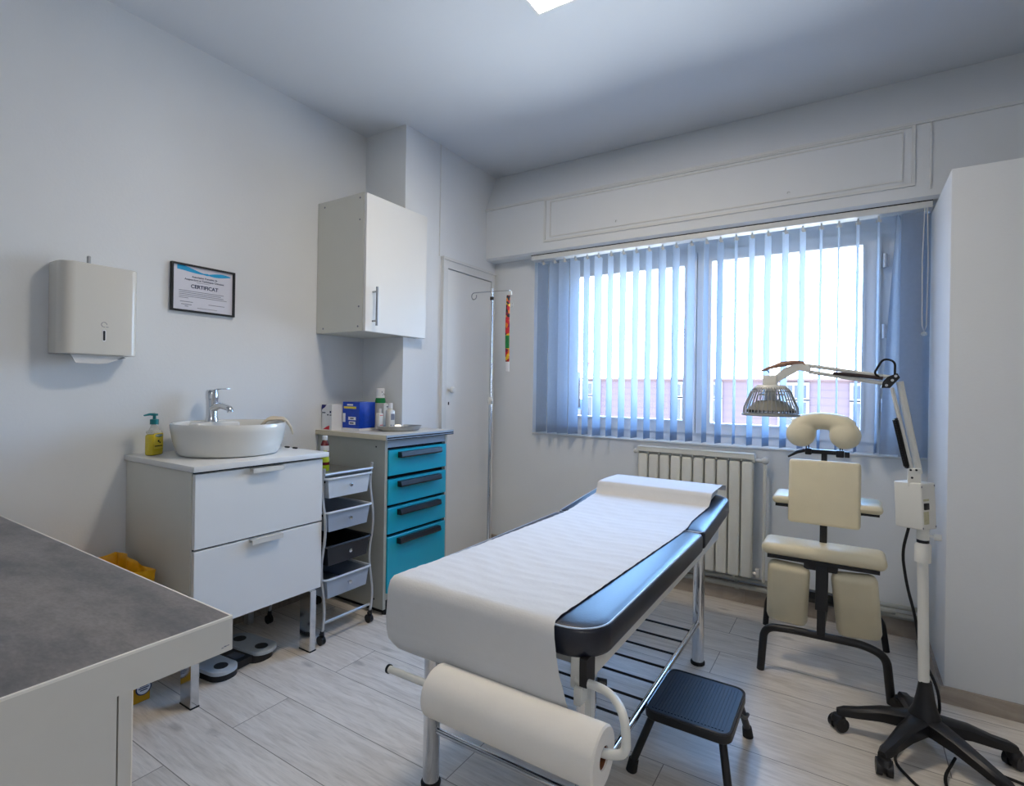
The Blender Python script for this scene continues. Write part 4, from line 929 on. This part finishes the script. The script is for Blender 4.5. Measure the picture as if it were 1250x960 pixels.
# armrests
for s,x0_,x1_ in ((-1,-.283,-.185),(1,.025,.122)):
    o=obj('armrest',B().rbox(x0_,x1_,2.60,2.80,.692+(.0 if s<0 else -.004),.728+(.0 if s<0 else -.004),.018,4),CREAM,ch,angle=60)
    obj('armrest_support',B().box(x0_+.012,x1_-.012,2.62,2.78,.678,.690).tube([( (x0_+x1_)/2,2.7,.68),(-.088,2.72,.62)],.009),BLACKM,o,smooth=False)
# seat
seat=obj('seat',B().rbox(-.308,.132,2.47,2.64,.497,.548,.024,5),CREAM,ch,angle=60)
obj('seat_base',B().box(-.285,.108,2.485,2.62,.482,.496).box(-.15,-.03,2.50,2.60,.455,.482),BLACKM,ch,smooth=False)
# knee pads slope down to the front
for x,nm in ((-.212,'l'),(.035,'r')):
    o=obj('knee_pad',B().rbox(-.079,.079,-.030,.030,-.150,.150,.0295,7,M=TR((x,2.555,.325))@RYm(3 if x<0 else -5)@RX(20)),CREAM,ch,angle=60)
    obj('knee_backing',B().box(-.05,.05,.022,.034,-.10,.10,M=TR((x,2.56,.345))@RX(22)),BLACKM,o,smooth=False)
# frame
obj('main_post',B().rbox(-.100,-.070,-.016,.016,0,.30,.003,M=TR((0,2.49,.20))@RX(-6)).rbox(-.107,-.063,-.02,.02,.10,.30,.003,M=TR((0,2.49,.20))@RX(-6)),BLACKM,ch,smooth=False)
obj('upper_post',B().rbox(-.099,-.072,2.60,2.625,.49,.66,.003),BLACKM,ch)
obj('front_foot_bar',B().tube(fillet([(-.305,2.49,0.0),(-.293,2.49,.185),(-.2,2.49,.196),(.06,2.49,.200),(.132,2.49,.175),(.150,2.49,0)],.075,8),.0155,12),BLACKM,ch)
obj('rear_foot_bar',B().tube(fillet([(-.345,2.98,0.0),(-.335,2.98,.17),(.135,2.98,.17),(.158,2.98,0)],.07,8),.0135,12),BLACKM,ch)
obj('cross_rail',B().box(-.22,.05,2.70,2.73,.27,.30).tube([(-.085,2.51,.21),(-.085,2.98,.17)],.013),BLACKM,ch)
obj('rear_stay',B().tube([(-.085,2.62,.5),(-.085,2.8,.32),(-.085,2.98,.17)],.011),BLACKM,ch)

# ------------------------------------------------------------------ infrared lamp on wheeled stand
LXc,LYc=.225,2.235
lp=thing('heat_lamp','white infrared therapy lamp on black five star wheeled base in the right corner','therapy lamp',(LXc,LYc,0))
ends=[(-.012,2.205),(.105,2.025),(.405,2.035),(.452,2.285),(.18,2.45)]
hb=B().lathe([(0,.075),(.045,.075),(.052,.09),(.05,.105),(.034,.14),(.026,.175),(.018,.228),(0,.23)],(LXc,LYc,0),28)
obj('hub',hb,BLACKP,lp)
for k in range(10):
    a=2*PI*k/10
for ex,ey in ends:
    d=Vector((ex-LXc,ey-LYc,0)); L_=d.length; ang=math.atan2(d.y,d.x)
    M=TR((LXc,LYc,0))@Matrix.Rotation(ang,4,'Z')
    b=B()
    prof=[(0,.118,.036,.05),(.05,.116,.03,.045),(.12,.108,.024,.038),(L_-.05,.088,.018,.03),(L_-.01,.080,.017,.026),(L_+.012,.070,.012,.018)]
    rings=[]
    for (x,zt,hw,th) in prof:
        rings.append([b.bm.verts.new(v) for v in ((x,-hw,zt-th),(x,hw,zt-th),(x,hw,zt-.008),(x,hw*.6,zt),(x,-hw*.6,zt),(x,-hw,zt-.008))])
    for A,C in zip(rings,rings[1:]):
        for i in range(6): b.bm.faces.new((A[i],A[(i+1)%6],C[(i+1)%6],C[i]))
    b.bm.faces.new(rings[0][::-1]); b.bm.faces.new(rings[-1]); b.bm.transform(M)
    obj('base_arm',b,BLACKP,lp,angle=40)
    cst=B().cyl((ex,ey,.03),(ex,ey,.065),.009)
    a2=ang+.6; t_=Vector((-math.sin(a2),math.cos(a2),0)); c0=Vector((ex,ey,.024))+Vector((math.cos(a2),math.sin(a2),0))*.008
    cst.cyl(c0-t_*.022,c0-t_*.006,.024,n=24).cyl(c0+t_*.006,c0+t_*.022,.024,n=24).cyl(c0-t_*.008,c0+t_*.008,.018,n=16)
    cst.lathe([(.004,.056),(.017,.053),(.024,.04),(.023,.03)],(c0.x,c0.y,0),18)
    obj('caster',cst,BLACKP,lp)
obj('pole',B().cyl((LXc-.004,LYc,.225),(LXc-.012,LYc,.64),.0155,n=24),WMET,lp)
cl0=(LXc-.012,LYc)
obj('pole_sleeve',B().lathe([(0,.622),(.023,.622),(.023,.678),(.018,.686),(0,.686)],(*cl0,0),24).lathe([(0,.696),(.0175,.696),(.0175,.735),(0,.735)],(*cl0,0),24),WMET,lp)
obj('black_ring',B().lathe([(0,.685),(.0175,.685),(.0175,.697),(0,.697)],(*cl0,0),24),BLACKP,lp)
obj('clamp_knob',B().cyl((cl0[0]+.015,LYc,.71),(cl0[0]+.04,LYc,.71),.004,n=8).cyl((cl0[0]+.028,LYc-.004,.71),(cl0[0]+.048,LYc-.004,.71),.011,n=16),WMET,lp)
# control box
MB=TR((.192,2.235,.808))@RZm(-36)@RYm(-3)
cbx=obj('control_box',B().rbox(-.046,.042,-.036,.036,-.074,.078,.005,3,M=MB),WMET,lp)
obj('power_switch',B().rbox(.0415,.046,-.028,-.004,-.008,.014,.002,2,M=MB),BLACKP,cbx)
obj('warning_label',B().box(.042,.0426,-.03,.0,.02,.027,M=MB).box(.042,.0426,-.03,-.004,-.055,-.014,M=MB),mat('beige_label',(196,192,160),.6,noise=.1,nscale=120),cbx,smooth=False)
obj('box_screw',B().cyl((.042,-.035,.068),(.043,-.035,.068),.003,n=8,).cyl((.042,.03,.068),(.043,.03,.068),.003,n=8) if False else B().box(.042,.0428,-.037,-.033,.064,.070,M=MB).box(.042,.0428,.028,.032,.066,.072,M=MB).box(.042,.0428,-.037,-.033,-.07,-.064,M=MB).box(.042,.0428,.028,.032,-.068,-.062,M=MB),PRINTG,cbx,smooth=False)
obj('arm_bracket',B().rbox(.168,.203,2.205,2.235,.872,.935,.003),WMET,lp)
for x,z in ((.175,.928),(.190,.929),(.179,.903)): obj('bracket_screw',B().cyl((x,2.202,z),(x,2.206,z),.0035,n=10),BLACKP,lp)
E0=Vector((.185,2.22,.925)); E1=Vector((.122,2.2,1.222))
obj('lower_arm',B().tube([E0+Vector((.014,.004,-.01)),E1+Vector((.02,.006,.0))],.0105,8).tube([E0+Vector((-.006,-.008,0)),E1+Vector((-.002,-.006,-.02))],.006,8),WMET,lp)
obj('spring',B().tube([E0+(E1-E0)*(.03+.55*t/60)+Vector((-.018+.0075*math.cos(t*2.1),-.01+.0075*math.sin(t*2.1),0)) for t in range(61)],.0042,6),BLACKP,lp)
obj('spring_cover',B().cyl(E0+(E1-E0)*.05+Vector((-.018,-.01,0)),E0+(E1-E0)*.56+Vector((-.018,-.01,0)),.0085,n=14),RUBBER,lp)
obj('elbow_joint',B().prism([(.09,2.192,1.20),(.115,2.192,1.20),(.142,2.192,1.235),(.134,2.192,1.25),(.108,2.192,1.238),(.095,2.192,1.222)],(0,.02,0)),BLACKP,lp,smooth=False)
for x,z in ((.121,1.226),(.105,1.209),(.13,1.24)): obj('joint_bolt',B().cyl((x,2.188,z),(x,2.192,z),.0045,n=10),SATIN,lp)
F0=Vector((.115,2.2,1.232)); F1=Vector((-.135,2.2,1.268))
obj('upper_arm',B().tube([F0+Vector((0,0,.004)),F1+Vector((0,0,.012))],.007,8).tube([F0+Vector((-.01,0,-.018)),F1+Vector((.01,0,-.012))],.007,8),WMET,lp)
obj('arm_spring',B().tube([F0+(F1-F0)*.08+Vector((0,-.006,-.002)),F0+(F1-F0)*.66+Vector((0,-.006,-.0055))],.0062,10),mat('dark_brown_sleeve',(52,40,42),.5,noise=.1,nscale=60),lp)
obj('cable_loop',B().tube(fillet([(.085,2.19,1.236),(.07,2.19,1.25),(.095,2.19,1.30),(.128,2.19,1.29),(.128,2.2,1.245)],.02,6),.0035,8),RUBBER,lp)
obj('head_bracket',B().prism([(-.248,2.19,1.232),(-.235,2.19,1.212),(-.155,2.19,1.262),(-.125,2.19,1.252),(-.118,2.19,1.27),(-.15,2.19,1.296),(-.205,2.19,1.268)],(0,.022,0)),WMET,lp,smooth=False,bevel=.002)
HX,HY=-.249,2.2
obj('handle',B().tube([(-.285,2.195,1.258),(-.25,2.195,1.272),(-.215,2.195,1.283),(-.175,2.195,1.29),(-.145,2.195,1.288),(-.125,2.195,1.268)],[.003,.006,.010,.009,.006,.004],10),WOODB,lp)
obj('head_wire',B().tube([(-.285,2.195,1.258),(-.262,2.195,1.262),(-.252,2.195,1.25)],.0022,6),RUBBER,lp)
obj('head_socket',B().rbox(HX-.026,HX+.022,HY-.02,HY+.02,1.205,1.243,.004),WMET,lp)
hd=obj('cage_top',B().lathe([(0,1.206),(.05,1.206),(.056,1.198),(.058,1.19),(.052,1.19),(0,1.195)],(HX,HY,0),36),WMET,lp)
ca=B()
NB=40
for k in range(NB):
    a=2*PI*k/NB; c_,s_=math.cos(a),math.sin(a)
    ca.tube([(HX+.056*c_,HY+.056*s_,1.196),(HX+.068*c_,HY+.068*s_,1.182),(HX+.092*c_,HY+.092*s_,1.122),(HX+.094*c_,HY+.094*s_,1.096)],.0018,6)
ca.tube([(HX+.095*math.cos(t),HY+.095*math.sin(t),1.096) for t in [2*PI*i/48 for i in range(48)]],.0045,8,closed=True)
ca.tube([(HX+.068*math.cos(t),HY+.068*math.sin(t),1.182) for t in [2*PI*i/48 for i in range(48)]],.002,6,closed=True)
obj('wire_cage',ca,mat('backlit_grey_wire',(150,152,150),.4,noise=.03,nscale=40),lp)  # cage bars greyed: their backlit shade is put into the colour
obj('heating_plate',B().lathe([(0,1.150),(.035,1.150),(.05,1.145),(.078,1.118),(.08,1.112),(.078,1.108),(0,1.108)],(HX,HY,0),40),CERPL,lp)
rg=B()
for k in range(36):
    a=2*PI*k/36; c_,s_=math.cos(a),math.sin(a); rg.box(-.002,.002,-.003,.003,1.104,1.114,M=TR((HX+.082*c_,HY+.082*s_,0))@Matrix.Rotation(a,4,'Z'))
obj('vent_ring',rg,BLACKP,lp,smooth=False)
obj('plate_stem',B().cyl((HX,HY,1.15),(HX,HY,1.2),.02).cyl((HX,HY,1.168),(HX,HY,1.174),.045),SATIN,lp)
obj('power_cable',B().tube(fillet([(.175,2.24,.73),(.158,2.25,.64),(.175,2.27,.52),(.20,2.275,.42),(.215,2.27,.30),(.262,2.26,.20),(.268,2.265,.12),(.25,2.28,.07)],.05,5),.0045,8),RUBBER,lp)
obj('floor_cable',B().tube(fillet([(.16,2.19,.012),(.13,2.10,.006),(.20,1.98,.006),(.30,1.93,.006),(.42,1.92,.006),(.6,1.95,.006)],.06,6),.0045,8).tube(fillet([(.30,2.20,.02),(.255,2.08,.008),(.27,1.98,.008),(.36,1.90,.008)],.05,6),.0045,8).tube(fillet([(.52,2.18,.006),(.40,2.21,.006),(.36,2.17,.006),(.45,2.13,.006),(.6,2.1,.006)],.05,6),.0045,8),RUBBER,lp)

# ------------------------------------------------------------------ light
W=bpy.data.worlds.new('sky'); scn.world=W; W.use_nodes=True; nt=W.node_tree
bg=nt.nodes['Background']; tc=nt.nodes.new('ShaderNodeTexCoord'); sp_=nt.nodes.new('ShaderNodeSeparateXYZ'); rp=nt.nodes.new('ShaderNodeValToRGB')
nt.links.new(tc.outputs['Generated'],sp_.inputs[0]); nt.links.new(sp_.outputs['Z'],rp.inputs['Fac']); nt.links.new(rp.outputs['Color'],bg.inputs['Color'])
e=rp.color_ramp.elements; e[0].position=.0; e[0].color=(.8,.84,.9,1); e[1].position=1; e[1].color=(.20,.42,.95,1)
x=e.new(.06); x.color=(.56,.76,1.0,1); x=e.new(.3); x.color=(.26,.53,1.0,1)
bg.inputs['Strength'].default_value=22
pl=bpy.data.lights.new('window_portal','AREA'); pl.shape='RECTANGLE'; pl.size=2.1; pl.size_y=1.2; pl.cycles.is_portal=True
po=bpy.data.objects.new('window_portal',pl); COL.objects.link(po); po.location=(-.776,3.47,1.5); po.rotation_euler=(-PI/2,0,0)

# ------------------------------------------------------------------ camera
f,yaw,roll,cyy=649.,32.41,.0153,474.1
a=math.radians(yaw); fw=Vector((-math.sin(a),math.cos(a),0)); r0=Vector((math.cos(a),math.sin(a),0)); u0=r0.cross(fw)
c_,s_=math.cos(roll),math.sin(roll); R=r0*c_+u0*s_; U=-r0*s_+u0*c_
cam=bpy.data.cameras.new('camera'); co=bpy.data.objects.new('camera',cam); COL.objects.link(co)
co.matrix_world=Matrix(((R.x,U.x,-fw.x,0),(R.y,U.y,-fw.y,0),(R.z,U.z,-fw.z,1.18),(0,0,0,1)))
cam.sensor_width=36; cam.sensor_fit='HORIZONTAL'; cam.lens=f*36/1250; cam.shift_x=0; cam.shift_y=-(480-cyy)/1250; cam.clip_start=.02; cam.clip_end=200
scn.camera=co
scn.view_settings.view_transform='Standard'; scn.view_settings.look='None'; scn.view_settings.gamma=1; scn.view_settings.use_curve_mapping=False
scn.view_settings.exposure=-0.1
